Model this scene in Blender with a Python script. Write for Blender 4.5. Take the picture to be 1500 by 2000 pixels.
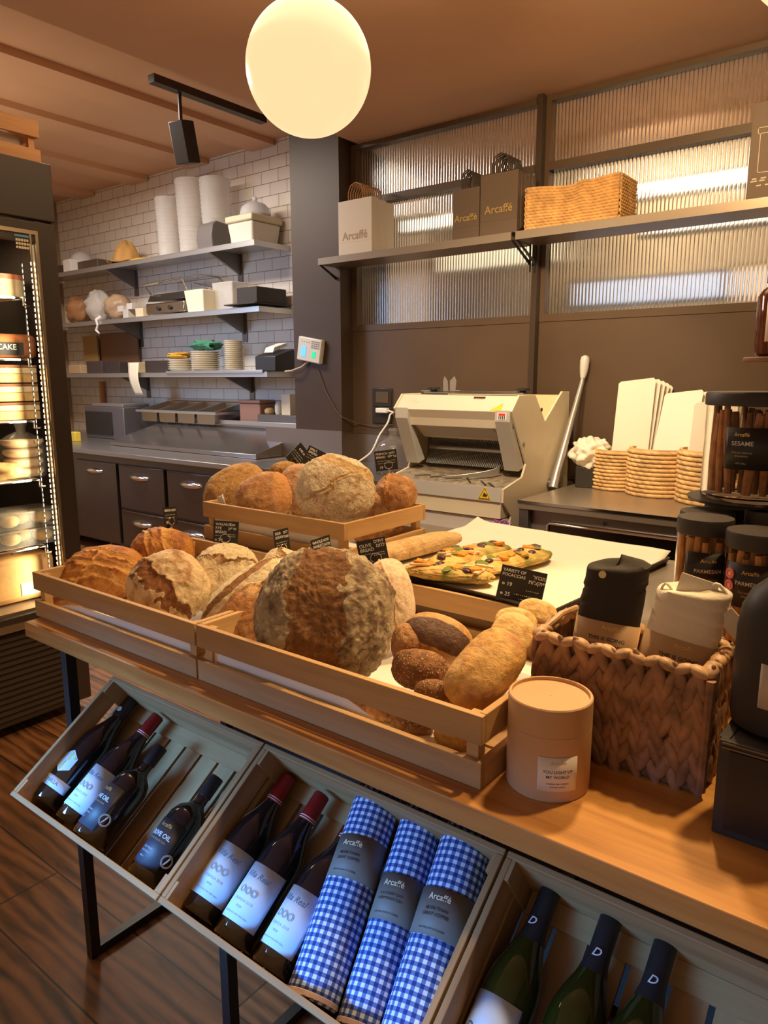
import bpy, bmesh, math, random
from mathutils import Vector, Matrix, noise
random.seed(7)
S = bpy.context.scene
for o in list(bpy.data.objects): bpy.data.objects.remove(o)
PI = math.pi
# ---------------------------------------------------------------- camera
F_PX = 1408.4
PITCH, ROLL, YAW = math.radians(10.58), math.radians(-0.1335), math.radians(52.2)
CAM = Vector((0, 0, 1.5))
_fh = Vector((-math.cos(YAW), math.sin(YAW), 0)); _r = Vector((math.sin(YAW), math.cos(YAW), 0)); _u = Vector((0, 0, 1))
FWD = _fh*math.cos(PITCH) - _u*math.sin(PITCH)
_dn = -(_u*math.cos(PITCH) + _fh*math.sin(PITCH))
EX = _r*math.cos(ROLL) - _dn*math.sin(ROLL)
EY = _r*math.sin(ROLL) + _dn*math.cos(ROLL)
cd = bpy.data.cameras.new('camera'); cam = bpy.data.objects.new('camera', cd); S.collection.objects.link(cam)
cd.sensor_fit = 'VERTICAL'; cd.sensor_height = 36; cd.sensor_width = 27; cd.lens = F_PX/2000*36; cd.clip_start = .02
cam.matrix_world = Matrix((( EX.x, -EY.x, -FWD.x, CAM.x), (EX.y, -EY.y, -FWD.y, CAM.y), (EX.z, -EY.z, -FWD.z, CAM.z), (0, 0, 0, 1)))
S.camera = cam
S.view_settings.view_transform = 'Standard'; S.view_settings.look = 'None'; S.view_settings.gamma = 1
S.view_settings.exposure = 0.0
# ---------------------------------------------------------------- world and lights
W = bpy.data.worlds.new('room_air'); S.world = W; W.use_nodes = True
W.node_tree.nodes['Background'].inputs[0].default_value = (.46, .30, .185, 1)
W.node_tree.nodes['Background'].inputs[1].default_value = .92
def area(name, loc, to, size, energy, col, shape='DISK', spread=180, sy=None):
    l = bpy.data.lights.new(name, 'AREA'); l.shape = shape; l.size = size; l.energy = energy; l.color = col; l.spread = math.radians(spread)
    if sy: l.size_y = sy
    o = bpy.data.objects.new(name, l); S.collection.objects.link(o); o.location = loc
    o.rotation_euler = (Vector(to)-Vector(loc)).to_track_quat('-Z', 'Y').to_euler(); return o
def spot(name, loc, to, energy, col, deg, rad=.05, blend=.6):
    l = bpy.data.lights.new(name, 'SPOT'); l.energy = energy; l.color = col; l.spot_size = math.radians(deg); l.spot_blend = blend; l.shadow_soft_size = rad
    o = bpy.data.objects.new(name, l); S.collection.objects.link(o); o.location = loc
    o.rotation_euler = (Vector(to)-Vector(loc)).to_track_quat('-Z', 'Y').to_euler(); return o
WARM = (1, .66, .31); WARM2 = (1, .74, .43); COOL = (.14, .44, 1)
spot('spot_over_crates', (-.55, 2.05, 2.95), (-1.1, 1.15, .95), 170, WARM, 80, .07)
spot('spot_over_baskets', (.0, 1.72, 2.95), (-.25, .98, .9), 135, WARM, 60, .05)
spot('spot_over_slicer', (-1.3, 1.9, 2.95), (-2.0, 3.5, 1.0), 200, (1, .80, .55), 70, .08)
spot('spot_over_shelf', (-.9, 2.1, 2.95), (-1.3, 4.0, 2.25), 120, WARM, 80, .08)
area('ceiling_glow', (-1.8, 2.2, 3.0), (-1.8, 2.2, 0), 1.6, 22, WARM2)
area('window_daylight', (-1.25, -.45, .98), (-.75, .66, .52), 1.7, 8.5, COOL, 'RECTANGLE', 40, .16)
area('kitchen_ceiling_light', (-5.2, 2.75, 3.30), (-5.2, 2.76, 0), 1.8, 105, (1, .88, .76), 'RECTANGLE', 180, .5)
area('kitchen_daylight', (-6.2, 1.4, 2.2), (-5.2, 4.3, 1.4), 1.0, 9, (.34, .58, 1), 'DISK', 80)
area('globe_upward_glow', (-1.745, 1.86, 2.70), (-1.745, 1.86, 3.0), .34, 7, (1, .76, .48))
area('second_globe_upward_glow', (-.75, 2.2, 2.70), (-.75, 2.2, 3.0), .34, 5, (1, .76, .48))
area('kitchen_ceiling_fill', (-5.3, 2.0, 2.3), (-5.3, 2.0, 3.4), 1.2, 9, (1, .78, .55))  # added uplight that brightens the left ceiling, no fixture there
# ---------------------------------------------------------------- pixel rays -> points on real planes
def ray(px, py):
    a = (px-750)/F_PX; b = (py-1000)/F_PX
    return FWD + EX*a + EY*b
def at(px, py, axis, val):
    d = ray(px, py); t = (val-CAM[axis])/d[axis]; return CAM + d*t
def atY(px, py, y): return at(px, py, 1, y)
def atZ(px, py, z): return at(px, py, 2, z)
def atX(px, py, x): return at(px, py, 0, x)
def px_m(p): return (Vector(p)-CAM).dot(FWD)/F_PX      # metres one pixel spans at p
# ---------------------------------------------------------------- objects
COL = S.collection
WM = {}
def link(name, data, parent=None, M=None, label=None, cat=None, group=None, kind=None):
    o = bpy.data.objects.new(name, data); COL.objects.link(o)
    if parent is not None: o.parent = parent
    M = M or Matrix.Identity(4); o.matrix_local = M if parent is not None else M
    if parent is None: o.matrix_world = M
    WM[o.name] = (WM[parent.name] @ M) if parent is not None else M
    for k, v in (('label', label), ('category', cat), ('group', group), ('kind', kind)):
        if v: o[k] = v
    return o
def thing(name, label, cat, loc=(0, 0, 0), group=None, M=None, kind=None):
    return link(name, None, None, M or Matrix.Translation(loc), label, cat, group, kind)
class MB:
    def __init__(s): s.b = bmesh.new(); s.uv = s.b.loops.layers.uv.new('UVMap')
    def _m(s, vs, M):
        if M is not None: bmesh.ops.transform(s.b, matrix=M, verts=vs)
    def box(s, x0, x1, y0, y1, z0, z1, M=None):
        r = bmesh.ops.create_cube(s.b, size=1)['verts']
        bmesh.ops.transform(s.b, matrix=Matrix.Translation(((x0+x1)/2, (y0+y1)/2, (z0+z1)/2)) @ Matrix.Diagonal((abs(x1-x0), abs(y1-y0), abs(z1-z0), 1)), verts=r)
        s._m(r, M); return s
    def hexa(s, pts, M=None):   # 8 points: bottom ring 0-3, top ring 4-7
        v = [s.b.verts.new(p) for p in pts]
        for f in ((3, 2, 1, 0), (4, 5, 6, 7), (0, 1, 5, 4), (1, 2, 6, 5), (2, 3, 7, 6), (3, 0, 4, 7)): s.b.faces.new([v[i] for i in f])
        s._m(v, M); return s
    def lathe(s, prof, n=32, M=None, cap=True, a0=0, a1=2*PI, closed=False):
        full = abs(a1-a0-2*PI) < 1e-6; k = n if full else n+1; rings = []; allv = []; L = [0]
        for i in range(1, len(prof)): L.append(L[-1] + math.dist(prof[i], prof[i-1]))
        for (r, z) in prof:
            ring = [s.b.verts.new((r*math.cos(a0+(a1-a0)*i/n), r*math.sin(a0+(a1-a0)*i/n), z)) for i in range(k)]
            rings.append(ring); allv += ring
        rm = max(p[0] for p in prof)
        pairs = [(j, j+1) for j in range(len(prof)-1)] + ([(len(prof)-1, 0)] if closed else [])
        for j, j2 in pairs:
            for i in range(n):
                i2 = (i+1) % k if full else i+1
                try: f = s.b.faces.new((rings[j][i], rings[j][i2], rings[j2][i2], rings[j2][i]))
                except ValueError: continue
                U = [((a0+(a1-a0)*i/n)*rm, L[j]), ((a0+(a1-a0)*(i+1)/n)*rm, L[j]), ((a0+(a1-a0)*(i+1)/n)*rm, L[j2]), ((a0+(a1-a0)*i/n)*rm, L[j2])]
                for lp, q in zip(f.loops, U): lp[s.uv].uv = q
        if cap and full and not closed:
            if prof[0][0] > 1e-6: s.b.faces.new(list(reversed(rings[0])))
            if prof[-1][0] > 1e-6: s.b.faces.new(rings[-1])
        s._m(allv, M); return s
    def cyl(s, r, z0, z1, n=24, M=None, r2=None):
        return s.lathe([(r, z0), (r2 if r2 is not None else r, z1)], n, M)
    def tube(s, pts, r, n=8, closed=False, M=None, cap=True):
        pts = [Vector(p) for p in pts]; N = len(pts); rings = []; allv = []
        rr = r if hasattr(r, '__len__') else [r]*N
        up = None
        for i, p in enumerate(pts):
            if closed: t = pts[(i+1) % N]-pts[i-1]
            else: t = pts[min(i+1, N-1)]-pts[max(i-1, 0)]
            t.normalize()
            if up is None:
                up = Vector((0, 0, 1)) if abs(t.z) < .9 else Vector((1, 0, 0))
            x = t.cross(up)
            if x.length < 1e-5: x = t.cross(Vector((1, .3, 0)))
            x.normalize(); y = x.cross(t); up = y
            ring = [s.b.verts.new(p + (x*math.cos(2*PI*k/n)+y*math.sin(2*PI*k/n))*rr[i]) for k in range(n)]
            rings.append(ring); allv += ring
        for j in range(N if closed else N-1):
            a, b = rings[j], rings[(j+1) % N]
            for k in range(n): s.b.faces.new((a[k], a[(k+1) % n], b[(k+1) % n], b[k]))
        if not closed and cap: s.b.faces.new(list(reversed(rings[0]))); s.b.faces.new(rings[-1])
        s._m(allv, M); return s
    def prism(s, poly, a, b, axis='x', M=None):   # poly of 2D points swept between a and b on the axis
        def P(p, t): return {'x': (t, p[0], p[1]), 'y': (p[0], t, p[1]), 'z': (p[0], p[1], t)}[axis]
        A = [s.b.verts.new(P(p, a)) for p in poly]; B = [s.b.verts.new(P(p, b)) for p in poly]; n = len(poly)
        s.b.faces.new(A); s.b.faces.new(list(reversed(B)))
        for i in range(n): s.b.faces.new((A[i], B[i], B[(i+1) % n], A[(i+1) % n]))
        s._m(A+B, M); return s
    def grid(s, fn, nu, nv, M=None, uvs=(1, 1), wrap=False):
        k = nu if wrap else nu+1
        V = [[s.b.verts.new(fn(i/nu, j/nv)) for i in range(k)] for j in range(nv+1)]
        for j in range(nv):
            for i in range(nu):
                i2 = (i+1) % k if wrap else i+1
                f = s.b.faces.new((V[j][i], V[j][i2], V[j+1][i2], V[j+1][i]))
                for lp, q in zip(f.loops, ((i, j), (i+1, j), (i+1, j+1), (i, j+1))): lp[s.uv].uv = (q[0]/nu*uvs[0], q[1]/nv*uvs[1])
        s._m([v for r in V for v in r], M); return s
    def ball(s, r, M=None, n=16, m=10, sx=1, sy=1, sz=1):
        return s.lathe([(max(1e-5, r*math.sin(PI*i/m))*1.0, -r*math.cos(PI*i/m)) for i in range(m+1)], n, (M or Matrix.Identity(4)) @ Matrix.Diagonal((sx, sy, sz, 1)), cap=False)
    def build(s, name, mat, parent=None, M=None, world=False, smooth=35, bevel=0, sub=0, solid=0, **kw):
        bm = s.b
        bmesh.ops.remove_doubles(bm, verts=bm.verts, dist=1e-6)
        bmesh.ops.recalc_face_normals(bm, faces=bm.faces)
        if world:
            if parent is not None: bmesh.ops.transform(bm, matrix=WM[parent.name].inverted(), verts=bm.verts)
            else:
                xs = [v.co for v in bm.verts]
                c = Vector(((min(v.x for v in xs)+max(v.x for v in xs))/2, (min(v.y for v in xs)+max(v.y for v in xs))/2, min(v.z for v in xs)))
                bmesh.ops.translate(bm, vec=-c, verts=bm.verts); M = Matrix.Translation(c)
        me = bpy.data.meshes.new(name); bm.to_mesh(me); bm.free()
        if mat: me.materials.append(mat)
        o = link(name, me, parent, M, **kw)
        if smooth:
            me.shade_smooth()
            me.set_sharp_from_angle(angle=math.radians(smooth))
        if bevel:
            m = o.modifiers.new('bevel', 'BEVEL'); m.width = bevel; m.segments = 2; m.limit_method = 'ANGLE'; m.angle_limit = math.radians(40)
        if solid: m = o.modifiers.new('thick', 'SOLIDIFY'); m.thickness = solid
        if sub: m = o.modifiers.new('sub', 'SUBSURF'); m.levels = sub; m.render_levels = sub
        return o
def R(ax, deg): return Matrix.Rotation(math.radians(deg), 4, ax)
def Tm(x, y, z): return Matrix.Translation((x, y, z))
def frame(o, x, y, z):      # matrix from origin and axes
    x, y, z = Vector(x).normalized(), Vector(y).normalized(), Vector(z).normalized()
    return Matrix(((x.x, y.x, z.x, o[0]), (x.y, y.y, z.y, o[1]), (x.z, y.z, z.z, o[2]), (0, 0, 0, 1)))
_tc = {}
def text(lines, mat, M, parent, bend=None, name='lettering', world=False, align='CENTER', label=None):
    """lines: (string, size, x, y[, shear, align]) laid in the local XY plane facing +Z; bend = radius of a vertical cylinder"""
    bm = bmesh.new()
    for ln in lines:
        st, size, x, y = ln[:4]
        if any('\u0590' <= ch <= '\u05ff' for ch in st): st = st[::-1]      # right-to-left script
        c = bpy.data.curves.new('t', 'FONT'); c.body = st; c.size = size; c.align_x = ln[5] if len(ln) > 5 else align; c.align_y = 'CENTER'
        c.resolution_u = 3
        if len(ln) > 4: c.shear = ln[4]
        c.offset = size*.012
        o = bpy.data.objects.new('t', c); COL.objects.link(o)
        dg = bpy.context.evaluated_depsgraph_get(); me = bpy.data.meshes.new_from_object(o.evaluated_get(dg))
        bpy.data.objects.remove(o); bpy.data.curves.remove(c)
        me.transform(Matrix.Translation((x, y, 0))); bm.from_mesh(me); bpy.data.meshes.remove(me)
    if bend:
        for v in bm.verts:
            a = v.co.x/bend; r = bend + v.co.z; v.co = Vector((math.sin(a)*r, v.co.y, math.cos(a)*r - bend))
    me = bpy.data.meshes.new(name); bm.to_mesh(me); bm.free(); me.materials.append(mat)
    if world: M = WM[parent.name].inverted() @ M
    return link(name, me, parent, M, label=label)
def strokes(seed, x0, x1, y, h, n, mb, w=.0006):
    """chalk scribble line of small marks in the local XY plane"""
    r = random.Random(seed); x = x0
    for i in range(n):
        t = x0+(x1-x0)*i/n; dx = (x1-x0)/n*.7
        mb.box(t, t+dx*r.uniform(.5, 1), y-h*r.uniform(.15, .5), y-h*r.uniform(.15, .5)+w*1.6, 0, .0003)
        mb.box(t, t+w*1.6, y-h*.5, y+h*r.uniform(.1, .5), 0, .0003)
# ---------------------------------------------------------------- materials
MATS = {}
def mat(name, col=(.5, .5, .5), rough=.5, metal=0, spec=.5, trans=0, ior=1.45, emit=None, es=1, bump=0, bscale=60, var=0, vscale=8, coat=0, alpha=1, sheen=0):
    if name in MATS: return MATS[name]
    m = bpy.data.materials.new(name); m.use_nodes = True; nt = m.node_tree; b = nt.nodes['Principled BSDF']
    b.inputs['Base Color'].default_value = (*col, 1); b.inputs['Roughness'].default_value = rough; b.inputs['Metallic'].default_value = metal
    b.inputs['Specular IOR Level'].default_value = spec; b.inputs['Transmission Weight'].default_value = trans; b.inputs['IOR'].default_value = ior
    b.inputs['Coat Weight'].default_value = coat; b.inputs['Alpha'].default_value = alpha; b.inputs['Sheen Weight'].default_value = sheen
    if emit: b.inputs['Emission Color'].default_value = (*emit, 1); b.inputs['Emission Strength'].default_value = es
    if bump or var:
        tc = nt.nodes.new('ShaderNodeTexCoord')
    if bump:
        n = nt.nodes.new('ShaderNodeTexNoise'); n.inputs['Scale'].default_value = bscale; n.inputs['Detail'].default_value = 4
        bp = nt.nodes.new('ShaderNodeBump'); bp.inputs['Strength'].default_value = bump; bp.inputs['Distance'].default_value = .004
        nt.links.new(tc.outputs['Object'], n.inputs['Vector']); nt.links.new(n.outputs['Fac'], bp.inputs['Height']); nt.links.new(bp.outputs['Normal'], b.inputs['Normal'])
    if var:
        n = nt.nodes.new('ShaderNodeTexNoise'); n.inputs['Scale'].default_value = vscale; n.inputs['Detail'].default_value = 5
        r = nt.nodes.new('ShaderNodeValToRGB'); r.color_ramp.elements[0].position = .3; r.color_ramp.elements[1].position = .7
        r.color_ramp.elements[0].color = (*[c*(1-var) for c in col], 1); r.color_ramp.elements[1].color = (*[min(1, c*(1+var)) for c in col], 1)
        nt.links.new(tc.outputs['Object'], n.inputs['Vector']); nt.links.new(n.outputs['Fac'], r.inputs['Fac']); nt.links.new(r.outputs['Color'], b.inputs['Base Color'])
    MATS[name] = m; return m
def N(nt, t, **kw):
    n = nt.nodes.new('ShaderNode'+t)
    for k, v in kw.items():
        if k in n.inputs: n.inputs[k].default_value = v
        else: setattr(n, k, v)
    return n
def ramp(nt, stops, interp='LINEAR'):
    r = nt.nodes.new('ShaderNodeValToRGB'); cr = r.color_ramp; cr.interpolation = interp
    while len(cr.elements) < len(stops): cr.elements.new(.5)
    for e, (p, c) in zip(cr.elements, stops): e.position = p; e.color = (*c, 1) if len(c) == 3 else c
    return r
def mixc(nt, fac, a, b, mode='MIX'):
    m = nt.nodes.new('ShaderNodeMix'); m.data_type = 'RGBA'; m.blend_type = mode
    for i, v in ((0, fac), (6, a), (7, b)):
        if hasattr(v, 'links') or hasattr(v, 'is_linked'): nt.links.new(v, m.inputs[i])
        elif isinstance(v, (int, float)): m.inputs[i].default_value = v
        else: m.inputs[i].default_value = (*v, 1)
    return m.outputs[2]
def wood(name, c1, c2, axis='x', scale=1, rough=.55, knots=.0, planks=0, offset=0):
    if name in MATS: return MATS[name]
    m = bpy.data.materials.new(name); m.use_nodes = True; nt = m.node_tree; b = nt.nodes['Principled BSDF']; L = nt.links.new
    tc = N(nt, 'TexCoord'); mp = N(nt, 'Mapping'); L(tc.outputs['Object'], mp.inputs['Vector'])
    st = {'x': (.07, 1, 1), 'y': (1, .07, 1), 'z': (1, 1, .07)}[axis]
    mp.inputs['Scale'].default_value = [v*scale for v in st]; mp.inputs['Location'].default_value = (offset, offset*.7, offset*.3)
    n1 = N(nt, 'TexNoise', Scale=38., Detail=6., Roughness=.6, Distortion=.6); L(mp.outputs[0], n1.inputs['Vector'])
    n2 = N(nt, 'TexNoise', Scale=6., Detail=3., Distortion=1.5); L(mp.outputs[0], n2.inputs['Vector'])
    mx = N(nt, 'Math', operation='MULTIPLY_ADD'); L(n2.outputs['Fac'], mx.inputs[0]); mx.inputs[1].default_value = .9
    mm = N(nt, 'Math', operation='MULTIPLY'); L(n1.outputs['Fac'], mm.inputs[0]); mm.inputs[1].default_value = .6; L(mm.outputs[0], mx.inputs[2])
    r = ramp(nt, [(.5, c1), (.72, [(a+q)/2 for a, q in zip(c1, c2)]), (.95, c2)]); L(mx.outputs[0], r.inputs['Fac'])
    out = r.outputs['Color']
    if knots:
        v = N(nt, 'TexVoronoi', Scale=knots); mp2 = N(nt, 'Mapping'); L(tc.outputs['Object'], mp2.inputs['Vector']); mp2.inputs['Scale'].default_value = [a**.5 for a in st]; L(mp2.outputs[0], v.inputs['Vector'])
        rk = ramp(nt, [(.02, (1, 1, 1)), (.12, (0, 0, 0))]); L(v.outputs['Distance'], rk.inputs['Fac'])
        out = mixc(nt, rk.outputs['Color'], out, [q*.35 for q in c1])
    L(out, b.inputs['Base Color']); b.inputs['Roughness'].default_value = rough
    bp = N(nt, 'Bump', Strength=.15, Distance=.002); L(n1.outputs['Fac'], bp.inputs['Height']); L(bp.outputs['Normal'], b.inputs['Normal'])
    MATS[name] = m; return m
steel = mat('brushed_steel', (.55, .54, .52), .33, .8, bump=.05, bscale=12)
steel_d = mat('dark_steel', (.22, .20, .185), .35, .8, bump=.06, bscale=8)
chrome = mat('chrome', (.8, .8, .8), .12, 1)
blackm = mat('black_metal', (.022, .02, .019), .42, .0, bump=.03)
black_p = mat('black_plastic', (.028, .025, .023), .45)
brown_p = mat('brown_wall_paint', (.10, .062, .036), .42, var=.1, vscale=2)
brown_c = mat('brown_ceiling_paint', (.66, .40, .24), .7, var=.07, vscale=1.2)
white_paper = mat('white_paper', (.8, .78, .74), .75, bump=.15, bscale=25)
kraft = mat('kraft_paper', (.56, .38, .22), .75, bump=.06, bscale=90)
gold = mat('gold_print', (.62, .45, .16), .35, .6)
chalk = mat('white_chalk', (.85, .85, .82), .8)
ink = mat('black_ink', (.03, .03, .03), .6)
cream_p = mat('cream_enamel', (.74, .65, .46), .38, var=.04, vscale=4)
grey_p = mat('grey_enamel', (.50, .47, .42), .36)
crate_w = wood('crate_wood', (.36, .21, .085), (.58, .36, .155), 'x', 1.0, .6)
crate_wy = wood('crate_wood_side', (.40, .23, .09), (.64, .40, .17), 'y', 1.0, .6)
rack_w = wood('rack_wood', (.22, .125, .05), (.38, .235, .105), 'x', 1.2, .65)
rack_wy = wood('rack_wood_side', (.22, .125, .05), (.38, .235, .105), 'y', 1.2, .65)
table_w = wood('table_oak', (.30, .11, .02), (.66, .33, .085), 'x', 1.1, .38, knots=3.2)
# ================================================================ SETTING
YW, YK, YC = 4.05, 4.5, 3.92
def floor_mat():
    m = bpy.data.materials.new('worn_oak_floor'); m.use_nodes = True; nt = m.node_tree; b = nt.nodes['Principled BSDF']; L = nt.links.new
    tc = N(nt, 'TexCoord'); mp = N(nt, 'Mapping'); mp.inputs['Scale'].default_value = (.16, 1, 1); L(tc.outputs['Object'], mp.inputs[0])
    n = N(nt, 'TexNoise', Scale=9., Detail=8., Roughness=.62, Distortion=2.2); L(mp.outputs[0], n.inputs['Vector'])
    w = N(nt, 'TexWave', Scale=7., Distortion=9., Detail=3.); w.bands_direction = 'Y'; w.inputs['Detail Scale'].default_value = 1.4; L(mp.outputs[0], w.inputs['Vector'])
    r = ramp(nt, [(.25, (.03, .014, .007)), (.45, (.19, .078, .028)), (.75, (.36, .155, .058))]); 
    mm = N(nt, 'Math', operation='MULTIPLY_ADD'); L(n.outputs['Fac'], mm.inputs[0]); mm.inputs[1].default_value = .8; m2 = N(nt, 'Math', operation='MULTIPLY'); L(w.outputs['Fac'], m2.inputs[0]); m2.inputs[1].default_value = .32; L(m2.outputs[0], mm.inputs[2])
    L(mm.outputs[0], r.inputs['Fac'])
    br = N(nt, 'TexBrick', Scale=1.); br.offset = .37; br.inputs['Brick Width'].default_value = 2.2; br.inputs['Row Height'].default_value = .22; br.inputs['Mortar Size'].default_value = .003
    br.inputs['Color1'].default_value = (1, 1, 1, 1); br.inputs['Color2'].default_value = (.72, .7, .68, 1); br.inputs['Mortar'].default_value = (.12, .1, .1, 1); L(tc.outputs['Object'], br.inputs['Vector'])
    L(mixc(nt, 1., r.outputs['Color'], br.outputs['Color'], 'MULTIPLY'), b.inputs['Base Color']); b.inputs['Roughness'].default_value = .5
    bp = N(nt, 'Bump', Strength=.3, Distance=.003); L(mm.outputs[0], bp.inputs['Height']); L(bp.outputs[0], b.inputs['Normal']); return m
def tile_mat():
    m = bpy.data.materials.new('white_metro_tile'); m.use_nodes = True; nt = m.node_tree; b = nt.nodes['Principled BSDF']; L = nt.links.new
    tc = N(nt, 'TexCoord'); sp = N(nt, 'SeparateXYZ'); cb = N(nt, 'CombineXYZ'); L(tc.outputs['Object'], sp.inputs[0]); L(sp.outputs['X'], cb.inputs['X']); L(sp.outputs['Z'], cb.inputs['Y'])
    br = N(nt, 'TexBrick', Scale=1.); br.offset = .5; br.inputs['Brick Width'].default_value = .2; br.inputs['Row Height'].default_value = .1; br.inputs['Mortar Size'].default_value = .0028; br.inputs['Mortar Smooth'].default_value = .3
    br.inputs['Color1'].default_value = (.74, .67, .58, 1); br.inputs['Color2'].default_value = (.68, .61, .53, 1); br.inputs['Mortar'].default_value = (.22, .17, .12, 1); L(cb.outputs[0], br.inputs['Vector'])
    L(br.outputs['Color'], b.inputs['Base Color']); b.inputs['Roughness'].default_value = .28
    iv = N(nt, 'Math', operation='SUBTRACT'); iv.inputs[0].default_value = 1; L(br.outputs['Fac'], iv.inputs[1])
    bp = N(nt, 'Bump', Strength=.6, Distance=.003); L(iv.outputs[0], bp.inputs['Height']); L(bp.outputs[0], b.inputs['Normal']); return m
def struct(name, mb, m, parent=None, **kw):
    return mb.build(name, m, parent, world=True, kind=None if parent else 'structure', **kw)
struct('floor', MB().box(-9, 2.2, -1.5, 5.6, -.1, 0), floor_mat(), smooth=0)
struct('ceiling', MB().box(-9, -3.35, -1.5, 5.6, 3.42, 3.5), brown_c, smooth=0)
struct('ceiling', MB().box(-3.35, 2.2, -1.5, 5.6, 3.05, 3.5), brown_c, smooth=0)
for i, x in enumerate((-3.95, -4.75, -5.6, -6.5, -7.45)):
    struct('trim_%d' % (i+1), MB().box(x-.14, x+.14, -1.4, YK-.01, 3.375, 3.42), brown_c, smooth=0)
tile = tile_mat()
struct('wall_kitchen', MB().box(-8.1, -3.88, YK, YK+.12, 0, 3.42), tile, smooth=0)
struct('wall_left', MB().box(-8.3, -8.1, 2.6, YK+.1, 0, 3.42), mat('pale_brown_paint', (.30, .2, .12), .6), smooth=0)
struct('wall_column', MB().box(-3.88, -3.42, YC, YK+.12, 0, 3.42), mat('brown_column_paint', (.062, .036, .02), .5, var=.1, vscale=2), smooth=0)
struct('wall_back', MB().box(-3.42, 2.2, YW, YW+.1, 0, 1.83), brown_p, smooth=0)
struct('wall_right', MB().box(2.2, 2.3, -1.5, 5.6, 0, 3.05), brown_p, smooth=0)
struct('wall_beyond', MB().box(-3.42, 2.2, 5.45, 5.6, 0, 3.05), mat('beyond_wall_paint', (.36, .27, .18), .7, var=.35, vscale=1.6), smooth=0)
# steel splashback strip
struct('trim_6', MB().box(-3.42, 0.6, YW-.008, YW, .9, 1.10).box(-4.2, -3.416, YC-.008, YC, .9, 1.12).box(-3.42, -3.412, YC, YW, .9, 1.11), mat('splash_steel', (.36, .30, .25), .38, 1), smooth=0)
struct('trim_7', MB().box(-3.41, 2.2, YW-.018, YW-.0005, 1.103, 1.12), brown_p, smooth=0)
# reeded glass partition
reed = mat('reeded_glass', (.93, .91, .84), .17, 0, trans=1, ior=1.42)
def reeded(x0, x1, z0, z1):
    mb = MB(); n = int((x1-x0)/.0205); k = 6
    def fr(u, v): return (x0+(x1-x0)*u, YW+.045-.0048*abs(math.sin(PI*u*n)), z0+(z1-z0)*v)
    mb.grid(fr, n*k, 1)
    b = [mb.b.verts.new((x, YW+.052, z)) for x, z in ((x0, z0), (x1, z0), (x1, z1), (x0, z1))]; mb.b.faces.new(b)
    return mb
win = link('window_1', None, None, Tm(-2, YW+.03, 1.83), kind='structure')
fm = MB()
for z0, z1 in ((1.82, 1.862), (2.655, 2.70), (3.02, 3.05)): fm.box(-3.42, 2.2, YW-.005, YW+.06, z0, z1)
for x0, x1 in ((-3.42, -3.375), (-1.995, -1.945), (-.35, -.30)): fm.box(x0, x1, YW-.004, YW+.062, 1.83, 3.05)
fm.build('window_frame', brown_p, win, world=True, smooth=0)
for x0, x1 in ((-3.375, -1.995), (-1.945, -.35), (-.30, 2.2)):
    for z0, z1 in ((1.862, 2.655), (2.70, 3.02)):
        mb = reeded(x0, x1, z0, z1); mb.build('pane', reed, win, world=True, smooth=60)
# slim steel post in front of the partition carrying the shelves
thing_post = MB().box(-2.006, -1.972, YW-.055, YW-.006, 1.125, 3.05).build('shelf_post', mat('bronze_metal', (.07, .048, .034), .4, .3), world=True, smooth=0,
    label='slim dark bronze post before the ribbed glass, running down behind the bread slicer', cat='post')
# lamps in the room beyond the glass
def beyond(name, x0, x1, z0, z1, y, col, es, label):
    t = thing(name, label, 'lamp', ((x0+x1)/2, y+.04, z0))
    MB().box(x0, x1, y, y+.02, z0, z1).build('diffuser', mat('glow_%s_%d' % (name, int(x0*100)), (.8, .8, .8), .5, emit=col, es=es), t, world=True, smooth=0)
    MB().box(x0-.02, x1+.02, y+.021, y+.08, z0-.02, z1+.02).build('housing', brown_p, t, world=True, smooth=0)
beyond('strip_lamp', -3.3, -.3, 2.57, 2.64, 4.62, (1, .93, .78), 2.2, 'long glowing strip lamp blurred behind the middle band of ribbed glass')
beyond('back_room_lamp', -3.1, -2.2, 2.30, 2.50, 4.9, (1, .86, .6), 1.1, 'glowing light panel blurred behind ribbed glass between white and black paper bags')
beyond('strip_lamp', -1.5, -.3, 2.33, 2.37, 4.5, (1, .93, .78), 2.0, 'short glowing strip lamp blurred behind ribbed glass right of the wicker basket')
beyond('back_room_lamp', -2.0, -1.05, 1.98, 2.12, 4.85, (.60, .72, 1), .95, 'cool bluish light panel blurred behind lower ribbed glass')
beyond('back_room_lamp', -1.0, -.1, 1.94, 2.14, 4.85, (1, .62, .36), .95, 'warm orange light panel blurred behind lower ribbed glass, rightmost')
area('room_beyond_light', (-1.5, 4.8, 3.0), (-1.5, 5.3, 1.8), .6, 42, (1, .88, .70))
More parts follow.
